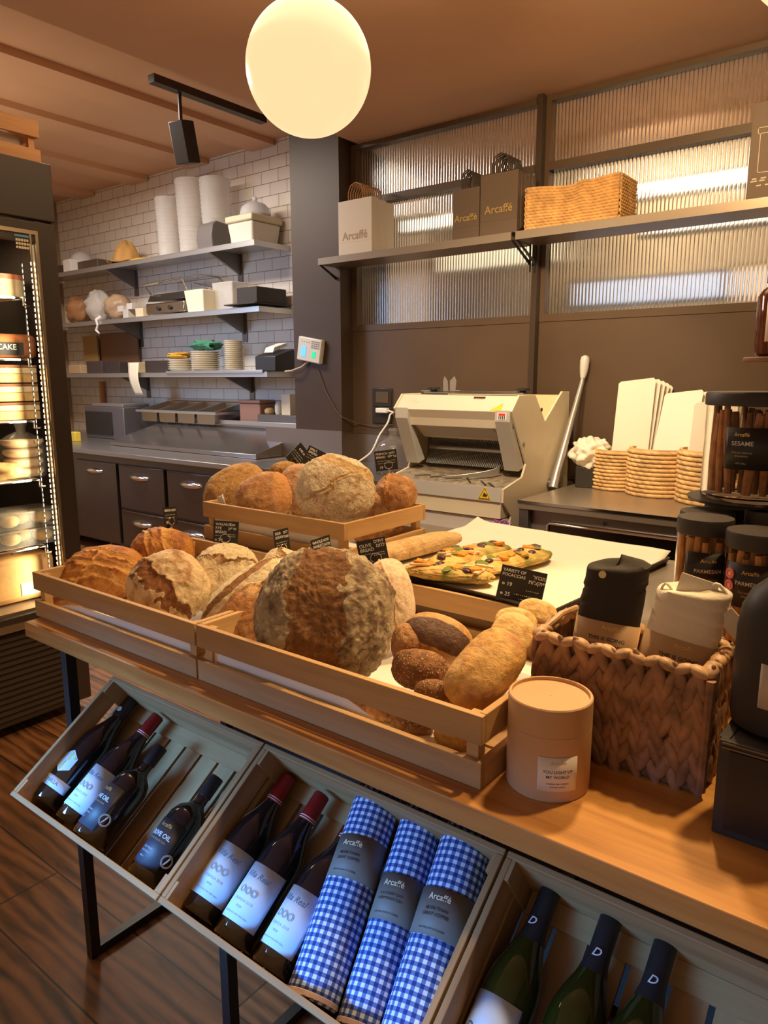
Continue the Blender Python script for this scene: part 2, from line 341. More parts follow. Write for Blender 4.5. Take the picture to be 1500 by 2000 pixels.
# ---------------------------------------------------------------- wall shelves on the right wall
def wshelf(x0, x1, label, mA):
    t = thing('wall_shelf', label, 'shelf', ((x0+x1)/2, YW-.16, 2.245), 'dark metal shelves before the ribbed glass')
    MB().box(x0, x1, 3.75, YW-.058, 2.245, 2.268).build('shelf_board', mA, t, world=True, smooth=0)
    MB().box(x0, x1, 3.742, 3.7495, 2.243, 2.286).build('front_lip', mat('shelf_lip', (.36, .30, .24), .35, .5), t, world=True, smooth=0)
    e = x1 if x1 < -1 else x0
    for s in ((x1-.004, x1), (x0, x0+.004)):
        mb = MB()
        mb.prism([(YW-.056, 2.13), (YW-.056, 2.155), (3.77, 2.25), (3.75, 2.245)], s[0], s[1], 'x')
        mb.box(s[0], s[1], YW-.07, YW-.056, 2.1, 2.30)
        if s[1] == x1 or x1 > -1: mb.prism([(YW-.056, 2.40), (YW-.056, 2.42), (3.75, 2.285), (3.77, 2.26)], s[0], s[1], 'x')
        mb.build('bracket', blackm, t, world=True, smooth=0)
shm = mat('shelf_metal', (.24, .18, .13), .35, .4)
wshelf(-3.46, -2.012, 'left dark metal wall shelf carrying the paper bags', shm)
wshelf(-1.985, .5, 'right dark metal wall shelf carrying the rectangular wicker basket', shm)
# ---------------------------------------------------------------- ceiling spotlights
def track_spot(p, aim, label):
    t = thing('spotlight', label, 'spotlight', p, 'black ceiling spotlights')
    MB().cyl(.012, -.16, 0, 10).build('stem', blackm, t)
    Mx = Tm(0, 0, -.16) @ R('Z', aim) @ R('X', 12)
    MB().box(-.055, .055, -.055, .055, -.24, 0).build('spot_head', mat('spot_black', (.03, .022, .018), .5), t, Mx, bevel=.004)
MB().box(-3.98, -3.92, 2.85, 3.75, 3.222, 3.268).build('light_track', mat('track_brown', (.05, .032, .022), .5), world=True, smooth=0, label='dark lighting track bar on the ceiling before the tiled wall', cat='lighting track')
track_spot((-3.95, 3.05, 3.22), 10, 'black box spotlight hanging from the ceiling track before the tiled wall')
# globes
opal = mat('opal_glass_glow', (.1, .1, .1), .3, emit=(1.25, .75, .385), es=1)
def globe(c, r, label):
    t = thing('globe_pendant', label, 'pendant lamp', (c[0], c[1], c[2]-r), 'glowing opal globe pendants')
    MB().ball(r, n=64, m=40).build('globe_shade', opal, t, Tm(0, 0, r), smooth=180)
    MB().cyl(r*.28, 2*r-.01, 2*r+.04, 24).cyl(.006, 2*r+.04, 3.05-(c[2]-r), 8).cyl(.05, 3.05-(c[2]-r)-.03, 3.05-(c[2]-r)-.002, 20).build('cord', blackm, t)
gc = CAM + ray(603, 134)*2.317
globe(gc, .2, 'large glowing opal globe lamp hanging over the bread counter')
gc2 = atZ(1655, -190, 2.45)
globe((gc2.x, gc2.y, 2.45), .2, 'second glowing globe lamp, only its edge in the top right corner')
# ================================================================ KITCHEN BACKGROUND
def kshelf(z, x1, label):
    t = thing('steel_shelf', label, 'shelf', (-6.2, 4.3, z), 'long steel kitchen shelves on the tiled wall')
    MB().box(-8.05, x1, 4.1, YK-.002, z-.004, z).box(-8.05, x1, 4.1, 4.103, z-.042, z-.003).box(x1-.003, x1, 4.104, YK-.002, z-.042, z-.003).build('shelf_board', steel, t, world=True, smooth=0)
    for x in (x1-.62, x1-2.2):
        MB().prism([(YK-.002, z-.19), (YK-.002, z-.005), (4.13, z-.005), (4.13, z-.02), (YK-.03, z-.17)], x-.012, x+.012, 'x').box(x-.03, x+.03, YK-.012, YK-.001, z-.25, z-.005).build('bracket', steel_d, t, world=True, smooth=0)
kshelf(2.572, -4.47, 'top steel kitchen shelf with clear containers and tan hat')
kshelf(2.063, -4.44, 'middle steel kitchen shelf with toaster grill and white tubs')
kshelf(1.548, -4.37, 'lowest steel kitchen shelf carrying the plate stacks')
# refrigerated drawer counter
kc = thing('refrigerated_counter', 'long stainless steel refrigerated counter with drawers and sloping lid under the tiled wall', 'counter', (-5.7, 3.9, 0))
dk = mat('dark_steel_front', (.15, .125, .11), .3, .85, bump=.05, bscale=5)
MB().box(-7.9, -3.92, 3.30, 4.45, .862, .9).build('worktop', mat('worktop_steel', (.40, .38, .37), .3, .8, bump=.04, bscale=6), kc, world=True, bevel=.004)
MB().box(-7.9, -3.95, 3.36, 4.4, .1, .862).build('cabinet_body', dk, kc, world=True, smooth=0)
for x in (-7.7, -5.8, -4.1): MB().cyl(.025, 0, .1, 12, Tm(x, 3.5, 0)).build('leg', steel_d, kc, world=True)
def hand(x, z, par, y=3.34):
    mb = MB()
    def fn(u, v):
        a = PI*u; w = math.sin(PI*v)**.6; return (x+(v-.5)*.27, y-.002-.045*math.sin(a)*w, z + .032*math.cos(a)*w)
    mb.grid(fn, 8, 14); mb.build('handle', chrome, par, world=True, smooth=80, label='bowed chrome handle')
_fx = lambda p: atY(p, 915+(p-150)*.1, 3.335).x
fronts = [(_fx(149), _fx(226), None), (_fx(232), _fx(319), .43), (_fx(326), _fx(428), .43), (_fx(436), _fx(436)+.5, .43)]
for x0, x1, sp in fronts:
    if sp is None:
        d = MB().box(x0, x1, 3.335, 3.358, .12, .80).build('door', dk, kc, world=True, bevel=.004)
        hand((x0+x1)/2-.02, .72, d)
    else:
        for z0, z1 in ((.12, sp-.01), (sp+.01, .80)):
            d = MB().box(x0, x1, 3.335, 3.358, z0, z1).box(x0+.01, x1-.01, 3.328, 3.336, z1-.012, z1).build('drawer', dk, kc, world=True, bevel=.004)
            hand((x0+x1)/2-.02, z1-.09, d)
a, b = atY(214, 860, 3.64), atY(500, 893, 3.64)
x0, x1 = a.x, b.x
MB().hexa([(x0, 3.64, .903), (x1, 3.64, .903), (x1, 4.2, .903), (x0, 4.2, .903), (x0, 3.64, .935), (x1, 3.64, .935), (x1, 4.2, 1.085), (x0, 4.2, 1.085)]).build('sloping_lid', mat('lid_steel', (.36, .33, .31), .2, .85, bump=.12, bscale=3), kc, world=True, bevel=.003)
MB().box(x0, x1+.02, 4.2, 4.235, .903, 1.13).box(x1-1.5, x1+.05, 4.17, 4.2, 1.10, 1.135).build('lid_rail', steel, kc, world=True, bevel=.002)
# side counter left of the slicer
sc = thing('side_counter', 'low stainless side counter beneath the dark column, left of the slicer', 'counter', (-3.2, 3.6, 0))
MB().box(-3.90, -2.52, 3.32, YC-.012, .862, .9).box(-3.415, -2.52, YC-.014, YW-.01, .862, .9).build('worktop', steel_d, sc, world=True, bevel=.003)
MB().box(-3.88, -2.54, 3.38, 3.88, 0, .862).build('cabinet_body', dk, sc, world=True, smooth=0)
# hanging rail with gastro pans
pr_ = thing('pan_rail', 'steel wall rail holding tilted gastro pans above the sloping lid', 'rack', (-5.4, 4.25, 1.2))
xa, xb = atY(270, 800, 4.1).x, atY(418, 806, 4.1).x
zr = atY(418, 806, 4.1).z
MB().box(xa-.03, xb+.03, 4.09, 4.115, zr-.02, zr).box(xa-.03, xb+.03, YK-.04, YK-.002, zr+.08, zr+.10).box(xb+.012, xb+.035, 4.1, YK-.03, zr-.02, zr+.0).build('rail_bar', steel, pr_, world=True, smooth=0)
n = 4
for i in range(n):
    w = (xb-xa)/n; cx = xa+w*(i+.5)
    t = thing('gastro_pan', 'rectangular steel gastro pan hanging in the wall rail, %s' % ('leftmost', 'second from left', 'second from right', 'rightmost')[i], 'pan', (cx, 4.28, zr-.1), 'gastro pans in the wall rail')
    s = w*.46; mb = MB()
    def rg(k, z, dz=0): return [(cx-s*k, 4.12+.02*(1-k), z), (cx+s*k, 4.12+.02*(1-k), z), (cx+s*k, 4.44-.02*(1-k), z+.07*1), (cx-s*k, 4.44-.02*(1-k), z+.07)]
    o_, i_, bt = rg(1, zr+.004), rg(.93, zr+.004), rg(.84, zr-.10)
    V = [[mb.b.verts.new(p) for p in r_] for r_ in (rg(.9, zr-.108), rg(.97, zr-.004), rg(1.06, zr-.002), rg(1.06, zr+.004), i_, bt)]
    for q in range(5):
        for e in range(4): mb.b.faces.new((V[q][e], V[q][(e+1) % 4], V[q+1][(e+1) % 4], V[q+1][e]))
    mb.b.faces.new(V[0]); mb.b.faces.new(V[5])
    mb.build('pan_body', mat('pan_steel', (.52, .46, .38), .3, 1), t, world=True, smooth=20)
def simple(name, label, cat, mb, m, group=None, **kw): return mb.build(name, m, world=True, label=label, cat=cat, group=group, **kw)
p = atY(465, 822, 4.2)
MBp = MB().lathe([(.045, 0), (.055, .12), (.058, .122), (.053, .118), (.043, .004)], 20, Tm(p.x, p.y, .905))
simple('steel_beaker', 'small steel beaker standing right of the gastro pans', 'beaker', MBp, steel)
# microwave + boxes at the far left of the counter
p0, p1 = atY(170, 800, 4.05), atY(246, 800, 4.05)
t = thing('microwave', 'grey countertop oven at the far left of the kitchen counter', 'oven', ((p0.x+p1.x)/2, 4.2, .9))
MB().box(p0.x, p1.x, 4.02, 4.42, .902, p1.z+.02).build('casing', mat('oven_grey', (.20, .19, .20), .4, .6), t, world=True, bevel=.008)
MB().box(p0.x+.03, p1.x-.2, 4.008, 4.019, .94, p1.z-.03).build('oven_door', black_p, t, world=True, bevel=.003)
MB().box(p0.x+.1, p1.x-.05, 4.05, 4.35, p1.z+.022, p1.z+.05).build('lid_tray', steel, t, world=True, bevel=.003)
p = atY(148, 838, 3.7); simple('sponge', 'yellow sponge on the counter beside the tall fridge', 'sponge', MB().box(p.x-.05, p.x+.05, 3.66, 3.72, .9, .99), mat('yellow_sponge', (.75, .55, .06), .9, bump=.5), bevel=.006)
# containers on the right ledge under the lowest shelf
p = atY(545, 806, 4.25)
t = thing('ledge_bin', 'grey steel ledge box beside the column carrying condiment pots', 'box', (p.x, 4.3, .9))
lx0, lx1, lz = atY(503, 810, 4.25).x, -3.9, atY(503, 809, 4.25).z
MB().box(lx0, lx1, 4.25, 4.45, .902, lz).build('box_body', steel_d, t, world=True, bevel=.003)
for q, (px, r, h, c, lb) in enumerate([(505, .05, .09, (.13, .5, .06), 'green plastic ball jar on steel ledge'), (527, .045, .05, (.5, .35, .15), 'low brown pot on steel ledge beside green jar'), (545, .035, .10, (.7, .66, .58), 'white salt shaker on steel ledge'), (565, .04, .17, (.72, .62, .45), 'tall cream box at the right end of the steel ledge')]):
    X = atY(px, 800, 4.33).x
    MBs = MB().lathe([(r*.8, 0), (r, h*.25), (r, h*.75), (r*.6, h), (r*.4, h*1.05)], 16, Tm(X, 4.33, lz+.001)) if q != 3 else MB().box(X-.05, X+.05, 4.29, 4.40, lz+.001, lz+h)
    simple(('condiment_jar', 'sauce_pot', 'salt_shaker', 'carton')[q], lb, ('jar', 'pot', 'shaker', 'carton')[q], MBs, mat('cj%d' % q, c, .45))
X = atY(492, 790, 4.3).x
simple('spice_tub', 'reddish plastic tub with blue lid beside the ledge below the lowest shelf', 'tub', MB().box(X-.13, X+.13, 4.27, 4.44, .9, 1.28).box(X-.14, X+.14, 4.26, 4.45, 1.281, 1.31), mat('tub_red', (.30, .16, .12), .4), bevel=.01)
# ---------------------------------------------------------------- shelf 1 items
Z1, Z2, Z3 = 2.5735, 2.0645, 1.5495
clear = mat('clear_plastic', (.93, .93, .93), .16, 0, trans=.55, ior=1.2, spec=.5)
cloudy = mat('cloudy_plastic', (.86, .82, .76), .18, 0, trans=.55, ior=1.2)
white_pl = mat('white_plastic', (.78, .72, .60), .4)
def tub_stack(px, w, h, label):
    X = atY(px, 470, 4.28).x; t = thing('container_stack', label, 'containers', (X, 4.28, Z1), 'tall stacks of clear plastic containers')
    mb = MB(); n = 16
    prof = [(w*.80, 0), (w*.82, .01)]
    for i in range(n): z = .02+(h-.02)*i/n; prof += [(w*(.84+.16*i/n), z), (w*(.88+.16*i/n), z+(h-.02)/n*.5), (w*(.84+.16*i/n), z+(h-.02)/n*.55)]
    prof.append((w*.98, h))
    mb.lathe(prof, 28); mb.build('nested_cups', cloudy, t, smooth=50)
tub_stack(331, .115, .52, 'leftmost tall stack of nested clear containers on top kitchen shelf')
tub_stack(377, .135, .62, 'middle and tallest stack of nested clear containers on top kitchen shelf')
tub_stack(424, .13, .58, 'right stack of nested clear containers behind the dark toaster box')
# white lidded tub
p0 = atY(443, 466, 4.16); p1 = atY(538, 466, 4.3); 
X0 = atY(446, 466, 4.15).x; X1 = X0+.30
t = thing('lidded_tub', 'white rectangular tub with lid at right end of top kitchen shelf', 'tub', ((X0+X1)/2, 4.3, Z1))
MB().hexa([(X0+.02, 4.16, Z1), (X1-.02, 4.16, Z1), (X1-.02, 4.44, Z1), (X0+.02, 4.44, Z1), (X0, 4.14, Z1+.16), (X1, 4.14, Z1+.16), (X1, 4.46, Z1+.16), (X0, 4.46, Z1+.16)]).build('tub_body', white_pl, t, world=True, bevel=.015)
MB().box(X0-.012, X1+.012, 4.128, 4.472, Z1+.161, Z1+.215).build('tub_lid', mat('cream_lid', (.72, .62, .42), .4), t, world=True, bevel=.012)
t = thing('glass_cloche', 'clear glass dome with knob resting on the lidded white tub', 'glass dome', ((X0+X1)/2+.02, 4.30, Z1+.216))
MB().lathe([(.125, 0), (.125, .03), (.115, .07), (.085, .10), (.04, .118), (.008, .122)], 32, cap=False).build('dome', clear, t, solid=.003)
MB().ball(.022, Tm(0, 0, .143), 16, 10).build('knob', clear, t)
# dark toaster-like box
X = atY(412, 450, 4.2).x
prof = [(0, 0), (.20, 0), (.20, .20), (.05, .22), (.01, .19), (-.01, .1)]
simple('bread_bin', 'dark grey curved top box between the clear stacks and the white tub', 'bread bin', MB().prism([(4.13+y, Z1+z) for y, z in prof], X-.10, X+.10, 'x'), mat('bin_grey', (.16, .14, .13), .45), bevel=.008)
# hat, napkin, white box, dome on left of shelf 1
X = atY(243, 490, 4.25).x
mb = MB()
def hatf(u, v):
    a = 2*PI*u; r = .13*(math.sin(PI*.5*min(1, v*1.0)))**.6 if v < .75 else .13+.05*(v-.75)/.25
    z = .2*(1-v/.75)**.7 if v < .75 else .0
    k = 1+.07*math.sin(3*a+1)+.05*math.sin(7*a); return (r*k*math.cos(a), r*k*math.sin(a), z+.012*math.sin(5*a+v*6)+.012)
mb.grid(hatf, 36, 14, wrap=True)
mb.build('sun_hat', mat('tan_cloth', (.50, .27, .08), .85, bump=.3), None, Tm(X, 4.26, Z1) @ R('Y', 62) @ Tm(0, 0, .0) if False else Tm(X, 4.27, Z1+.01) @ R('Z', 20), smooth=60, solid=.004, label='crumpled tan cloth hat lying on the top kitchen shelf', cat='hat')
X = atY(283, 492, 4.2).x; mb = MB()
mb.grid(lambda u, v: (-.17+.34*u, -.07+.14*v, .008+.028*abs(math.sin(4*u+2.2*v*math.sin(5*u)))*(1-abs(2*v-1))**.5), 20, 12)
mb.build('yellow_cloth', mat('yellow_cloth', (.70, .42, .06), .85, bump=.3), None, Tm(X, 4.2, Z1), smooth=60, solid=.004, label='folded yellow cloth beside the tan hat on top shelf', cat='cloth')
X = atY(131, 506, 4.13).x; simple('paper_box', 'small white box at the far left of the top kitchen shelf', 'box', MB().box(X-.07, X+.07, 4.12, 4.3, Z1, Z1+.12), white_paper, bevel=.003)
X = atY(152, 490, 4.3).x
MB().lathe([(.12, 0), (.12, .02), (.10, .08), (.05, .125), (.005, .135)], 24).build('food_cover', mat('cover_white', (.6, .58, .56), .3), None, Tm(X, 4.33, Z1+.10), label='pale rounded food cover behind the small white box', cat='cover')
X = atY(170, 505, 4.3).x; simple('baking_tray', 'dark low baking tray beneath the pale food cover', 'tray', MB().box(X-.45, X+.35, 4.2, 4.46, Z1, Z1+.098), mat('tray_dark', (.09, .055, .035), .5), bevel=.006)
# ---------------------------------------------------------------- shelf 2 items
X0 = atY(362, 604, 4.15).x
def whitebox(X0, w, h, name, label, m, y0=4.14, y1=4.42, z=None, grp=None):
    z = z or Z2
    mb = MB().hexa([(X0+.02, y0+.02, z), (X0+w-.02, y0+.02, z), (X0+w-.02, y1-.02, z), (X0+.02, y1-.02, z), (X0, y0, z+h), (X0+w, y0, z+h), (X0+w, y1, z+h), (X0, y1, z+h)])
    return simple(name, label, 'tub', mb, m, grp, bevel=.01)
whitebox(X0, .26, .19, 'plastic_tub', 'cream tapered plastic tub in the middle of the second kitchen shelf', mat('cream_tub', (.86, .74, .50), .4))
whitebox(atY(420, 600, 4.3).x, .27, .25, 'plastic_tub', 'cloudy clear tub behind and right of the cream tub', cloudy, 4.27, 4.46)
X0 = atY(465, 598, 4.12).x
simple('black_crate', 'flat black box on a tray at the right end of the second kitchen shelf', 'box', MB().box(X0, X0+.24, 4.11, 4.44, Z2+.03, Z2+.155), mat('flat_black', (.035, .026, .02), .6), bevel=.004)
simple('serving_tray', 'thin black tray under the flat black box', 'tray', MB().box(X0-.12, X0+.26, 4.07, 4.46, Z2+.018, Z2+.028), mat('flat_black', (.035, .026, .02), .6), bevel=.003)
# grill / toaster
X0 = atY(287, 610, 4.15).x; X1 = atY(362, 605, 4.15).x
t = thing('contact_grill', 'chrome contact grill with raised lid on the second kitchen shelf', 'grill', ((X0+X1)/2, 4.28, Z2))
MB().box(X0, X1, 4.14, 4.44, Z2+.015, Z2+.11).build('grill_base', mat('grill_steel', (.5, .45, .4), .22, 1), t, world=True, bevel=.01)
MB().hexa([(X0, 4.16, Z2+.13), (X1, 4.16, Z2+.13), (X1, 4.44, Z2+.15), (X0, 4.44, Z2+.15), (X0+.02, 4.18, Z2+.19), (X1-.02, 4.18, Z2+.19), (X1-.02, 4.43, Z2+.24), (X0+.02, 4.43, Z2+.24)]).build('grill_lid', mat('grill_dark', (.1, .085, .07), .35, .8), t, world=True, bevel=.008)
MB().tube([(X0+.03, 4.2, Z2+.18), (X0, 4.13, Z2+.28), (X1, 4.13, Z2+.30), (X1-.02, 4.2, Z2+.19)], .009).build('grill_handle', chrome, t, world=True)
for k in (.35, .65): MB().cyl(.02, 0, .015, 16, Tm(X0+(X1-X0)*k, 4.139, Z2+.06) @ R('X', 90)).build('dial', black_p, t, world=True)
t = thing('wire_rack', 'bent wire rack leaning behind the contact grill', 'rack', (X1+.05, 4.42, Z2+.25))
MB().tube([(X0+.0, 4.35, Z2+.33), (X1-.1, 4.42, Z2+.36), (X1+.15, 4.42, Z2+.32), (X1+.25, 4.44, Z2+.22)], .006).tube([(X1-.2, 4.42, Z2+.30), (X1+.05, 4.44, Z2+.24), (X1+.12, 4.44, Z2+.34)], .006).build('wires', chrome, t, world=True)
bagm = mat('plastic_bag', (.72, .66, .60), .25, 0, trans=.35, ior=1.2, bump=.8, bscale=14)
def blob(name, label, cat, c, r, m, seed, sq=1, n=28, wob=.25, group=None, M=None):
    mb = MB(); rnd = Vector((seed*7.1, seed*3.3, seed))
    def fn(u, v):
        a = 2*PI*u; b = PI*v; d = Vector((math.sin(b)*math.cos(a), math.sin(b)*math.sin(a), -math.cos(b)))
        k = 1+wob*noise.noise(d*2.1+rnd)+wob*.4*noise.noise(d*6+rnd)
        return (d.x*r[0]*k, d.y*r[1]*k, max(-r[2], d.z*r[2]*k))
    mb.grid(fn, n, n//2, wrap=True)
    return mb.build(name, m, None, (Tm(c[0], c[1], c[2]+r[2]) @ (M or Matrix.Identity(4))), smooth=80, label=label, cat=cat, group=group)
for px, m, lb, r in ((150, mat('rust_bag', (.36, .17, .07), .5, bump=.6), 'rust brown bag of pastry at the left of the second kitchen shelf', (.15, .12, .14)), (190, bagm, 'clear crinkled plastic bag hanging over the second kitchen shelf', (.14, .13, .16)), (228, mat('tan_bag', (.45, .30, .18), .4, bump=.6), 'tan plastic wrapped bundle on the second kitchen shelf', (.15, .12, .13))):
    X = atY(px, 610, 4.25).x; blob('plastic_bag', lb, 'bag', (X, 4.27, Z2), r, m, px, group='bags on the second kitchen shelf')
X = atY(190, 630, 4.09).x
simple('bag_tail', 'twisted end of clear plastic hanging from the second shelf', 'plastic film', MB().tube([(X, 4.13, Z2+.03), (X-.01, 4.085, Z2+.0), (X+.01, 4.085, Z2-.05), (X-.02, 4.085, Z2-.1), (X+.03, 4.085, Z2-.13)], [.02, .015, .01, .014, .008]), white_paper)
for i, (px, z, c) in enumerate(((236, .06, (.6, .55, .5)), (254, .075, (.62, .56, .5)), (246, .0, (.55, .5, .42)), (273, .0, (.70, .56, .36)))):
    X = atY(px, 600, 4.13).x; w = .045 if i < 3 else .06
    simple('carton', ('left small white carton on top of the carton pile beside the grill', 'right small white carton on top of the carton pile beside the grill', 'small grey carton at the bottom of the pile beside the grill', 'cream carton standing left of the contact grill')[i], 'carton', MB().box(X-w, X+w, 4.12, 4.2, Z2+z+.001, Z2+z+(.075 if i > 1 else .055)+.002), mat('ct%d' % i, c, .6), 'small cartons left of the grill', bevel=.002)
# ---------------------------------------------------------------- shelf 3 items
plate_m = mat('cream_porcelain', (.80, .72, .56), .25)
def plates(px, y, r, n, step, label, bowl=False, z=None):
    X = atY(px, 715, y).x; z = z or Z3
    for i in range(n):
        zz = z + i*step
        pf = [(r*.55, 0), (r*.6, .002), (r, step*1.5), (r, step*1.5+.003), (r*.58, .007), (.001, .006)]
        if bowl and i == 0: pf = [(r*.4, 0), (r*.75, .015), (r, step*1.4), (r*.98, step*1.45), (r*.7, .02), (.001, .012)]
        t = MB().lathe(pf, 32, cap=True).build('plate', plate_m, None, Tm(X, y, zz+.0005), label='%s, number %s from the bottom' % (label, ('one','two','three','four','five','six','seven','eight','nine','ten','eleven','twelve','thirteen','fourteen','fifteen')[i]), cat='plate', group='plates stacked on the lowest kitchen shelf')
plates(353, 4.22, .115, 5, .020, 'cream plate in the left low stack')
plates(402, 4.22, .13, 9, .0185, 'cream plate in the middle stack')
plates(458, 4.2, .085, 15, .0165, 'small cream plate in the tall right stack')
X = atY(398, 680, 4.27).x
def cloth_pile(px, z, r, m, seed, label): return blob('folded_cloth', label, 'cloth', (atY(px, 680, 4.24).x, 4.24, z), r, m, seed, wob=.5)
cloth_pile(404, Z3+.19, (.16, .12, .045), mat('green_cloth', (.05, .20, .12), .8, bump=.4), 3, 'dark green cloth heaped on the middle plate stack')
cloth_pile(350, Z3+.122, (.12, .09, .03), mat('yellow_cloth2', (.55, .30, .03), .8, bump=.4), 5, 'yellow brown cloth on the left plate stack')
simple('steel_tray', 'thin steel tray under the plate stacks on the lowest shelf', 'tray', MB().box(atY(326, 722, 4.1).x, atY(515, 722, 4.1).x, 4.085, 4.098, Z3-.012, Z3+.012), steel, bevel=.002)
# printer
X0 = atY(502, 720, 4.12).x
t = thing('receipt_printer', 'black receipt printer with paper roll at the right end of the lowest kitchen shelf', 'printer', (X0+.12, 4.25, Z3))
MB().prism([(4.10, Z3), (4.38, Z3), (4.38, Z3+.17), (4.30, Z3+.18), (4.10, Z3+.12)], X0, X0+.24, 'x').build('printer_body', black_p, t, world=True, bevel=.008)
MB().prism([(4.14, Z3+.150), (4.24, Z3+.19), (4.30, Z3+.205), (4.30, Z3+.23), (4.16, Z3+.19)], X0+.07, X0+.17, 'x').build('paper_slip', white_paper, t, world=True, smooth=0)
# left part of shelf 3
for i, (px, w, h, c, nm, lb) in enumerate(((150, .13, .085, (.52, .36, .2), 'cardboard_box', 'open cardboard box at the left of the lowest kitchen shelf'), (187, .16, .12, (.07, .05, .045), 'black_box', 'black box left of the spiral notebook on the lowest shelf'), (220, .15, .11, (.05, .035, .03), 'notebook', 'dark spiral notebook box on the lowest shelf'), (305, .20, .11, (.045, .028, .022), 'black_box', 'dark low box left of the plates on the lowest shelf'), (258, .10, .10, (.62, .48, .3), 'parchment_pack', 'cream pack of baking paper on the lowest shelf'))):
    X = atY(px, 710, 4.16).x
    simple(nm, lb, 'box', MB().box(X-w*.9, X+w*.9, 4.13+.01*i, 4.36, Z3, Z3+h), mat('s3_%d' % i, c, .6), bevel=.004)
X = atY(160, 680, 4.3).x
simple('cardboard_sheet', 'tan cardboard sheet standing behind the boxes on the lowest shelf', 'cardboard', MB().box(X-.18, X+.10, 4.42, 4.44, Z3+.0, Z3+.40), mat('cardb', (.42, .26, .1), .7))
simple('cardboard_sheet', 'large brown cardboard standing between the lowest and second shelf', 'cardboard', MB().box(X+.12, X+.80, 4.45, 4.47, Z3+.0, Z3+.42), mat('cardb2', (.22, .11, .045), .7))
X = atY(262, 720, 4.09).x
mb = MB()
def slip(u, v):
    s = v; return (X-.085+.17*u*(1-.25*s)+.08*s, 4.09-.03*math.sin(PI*s), Z3+.09-.30*s)
mb.grid(slip, 6, 12); mb.build('paper_slip', mat('cream_paper', (.8, .68, .48), .7), world=True, smooth=80, solid=.002, label='cream paper slip curling over the edge of the lowest kitchen shelf', cat='paper')
simple('utensil_bundle', 'orange utensils hanging on the tiles under the lowest shelf', 'utensils', MB().tube([(atY(199, 750, 4.46).x, 4.46, 1.46), (atY(202, 800, 4.46).x, 4.46, 1.15)], .03, 8), mat('orange_wood', (.5, .2, .06), .5))
# ================================================================ TABLE, CRATES
tb = thing('display_table', 'oak topped display table on black metal legs in the foreground', 'table', (-.6, 1.08, 0))
MB().box(-1.77, 1.3, .81, 1.362, .863, .9).build('tabletop', table_w, tb, world=True, bevel=.002)
def uleg(x):
    MB().box(x-.0125, x+.0125, .828, .853, 0, .86).box(x-.0125, x+.0125, .853, 1.30, 0, .025).box(x-.0125, x+.0125, 1.30, 1.325, 0, .86).box(x-.0125, x+.0125, .853, 1.3, .835, .86).build('leg', blackm, tb, world=True, smooth=0)
for x in (-1.625, .9): uleg(x)
for x in (-1.07, -.52): MB().box(x-.0125, x+.0125, .828, .853, 0, .655).box(x-.0125, x+.0125, .853, 1.30, 0, .025).box(x-.0125, x+.0125, 1.30, 1.325, 0, .86).build('leg', blackm, tb, world=True, smooth=0)
MB().box(-1.60, .9, .83, .85, .655, .665).build('rack_rail', blackm, tb, world=True, smooth=0)
rp = thing('rear_counter', 'raised dark counter behind the display table carrying the upper bread crate and focaccia tray', 'counter', (-.5, 1.7, 0))
MB().box(-1.80, 1.2, 1.368, 1.99, .98, 1.008).build('counter_top', mat('rear_top', (.22, .19, .16), .35, .3), rp, world=True, bevel=.002)
MB().box(-1.76, 1.2, 1.42, 1.95, 0, .98).build('cabinet_body', mat('rear_body', (.012, .009, .008), .8), rp, world=True, smooth=0)
MB().box(-1.78, 1.2, 1.3635, 1.3675, .905, .979).build('front_board', wood('dark_board', (.12, .06, .025), (.24, .13, .06), 'x', 1, .6), rp, world=True, smooth=0)
def crate(name, label, x0, y0, z0, w, d, h, group=None):
    t = thing(name, label, 'crate', (x0+w/2, y0+d/2, z0), group)
    th = .012
    for a, b in ((0, .042), (h-.047, h)):
        j = random.uniform(-.0015, .0015)
        MB().box(x0, x0+w, y0, y0+th, z0+a, z0+b+j).build('front_slat', crate_w, t, world=True, smooth=0, bevel=.0015)
        MB().box(x0, x0+w, y0+d-th, y0+d, z0+a, z0+b).build('back_slat', crate_w, t, world=True, smooth=0, bevel=.0015)
        for x in (x0, x0+w-th): MB().box(x, x+th, y0+th, y0+d-th, z0+a, z0+b-.001).build('side_slat', crate_wy, t, world=True, smooth=0, bevel=.0015)
    for x in (x0+th, x0+w-th-.02):
        for y in (y0+th, y0+d-th-.02): MB().box(x, x+.02, y, y+.02, z0+.003, z0+h-.008).build('corner_post', crate_wy, t, world=True, smooth=0)
    n = 5; mb = MB()
    for i in range(n): yy = y0+th+(d-2*th)*i/n; mb.box(x0+th, x0+w-th, yy+.004, yy+(d-2*th)/n-.004, z0+.001, z0+.008)
    mb.build('base_board', crate_w, t, world=True, smooth=0)
    return t
crate('bread_crate', 'left slatted wooden crate on the table, holding golden and floured loaves', -1.795, .853, .9005, .652, .50, .117, 'slatted wooden bread crates')
crate('bread_crate', 'right slatted wooden crate on the table, holding the giant dark rye loaf and rolls', -1.138, .853, .9005, .655, .50, .117, 'slatted wooden bread crates')
crate('bread_crate', 'raised slatted wooden crate at the back with sesame loaves and round floured loaf', -1.79, 1.392, 1.0085, .578, .375, .116, 'slatted wooden bread crates')
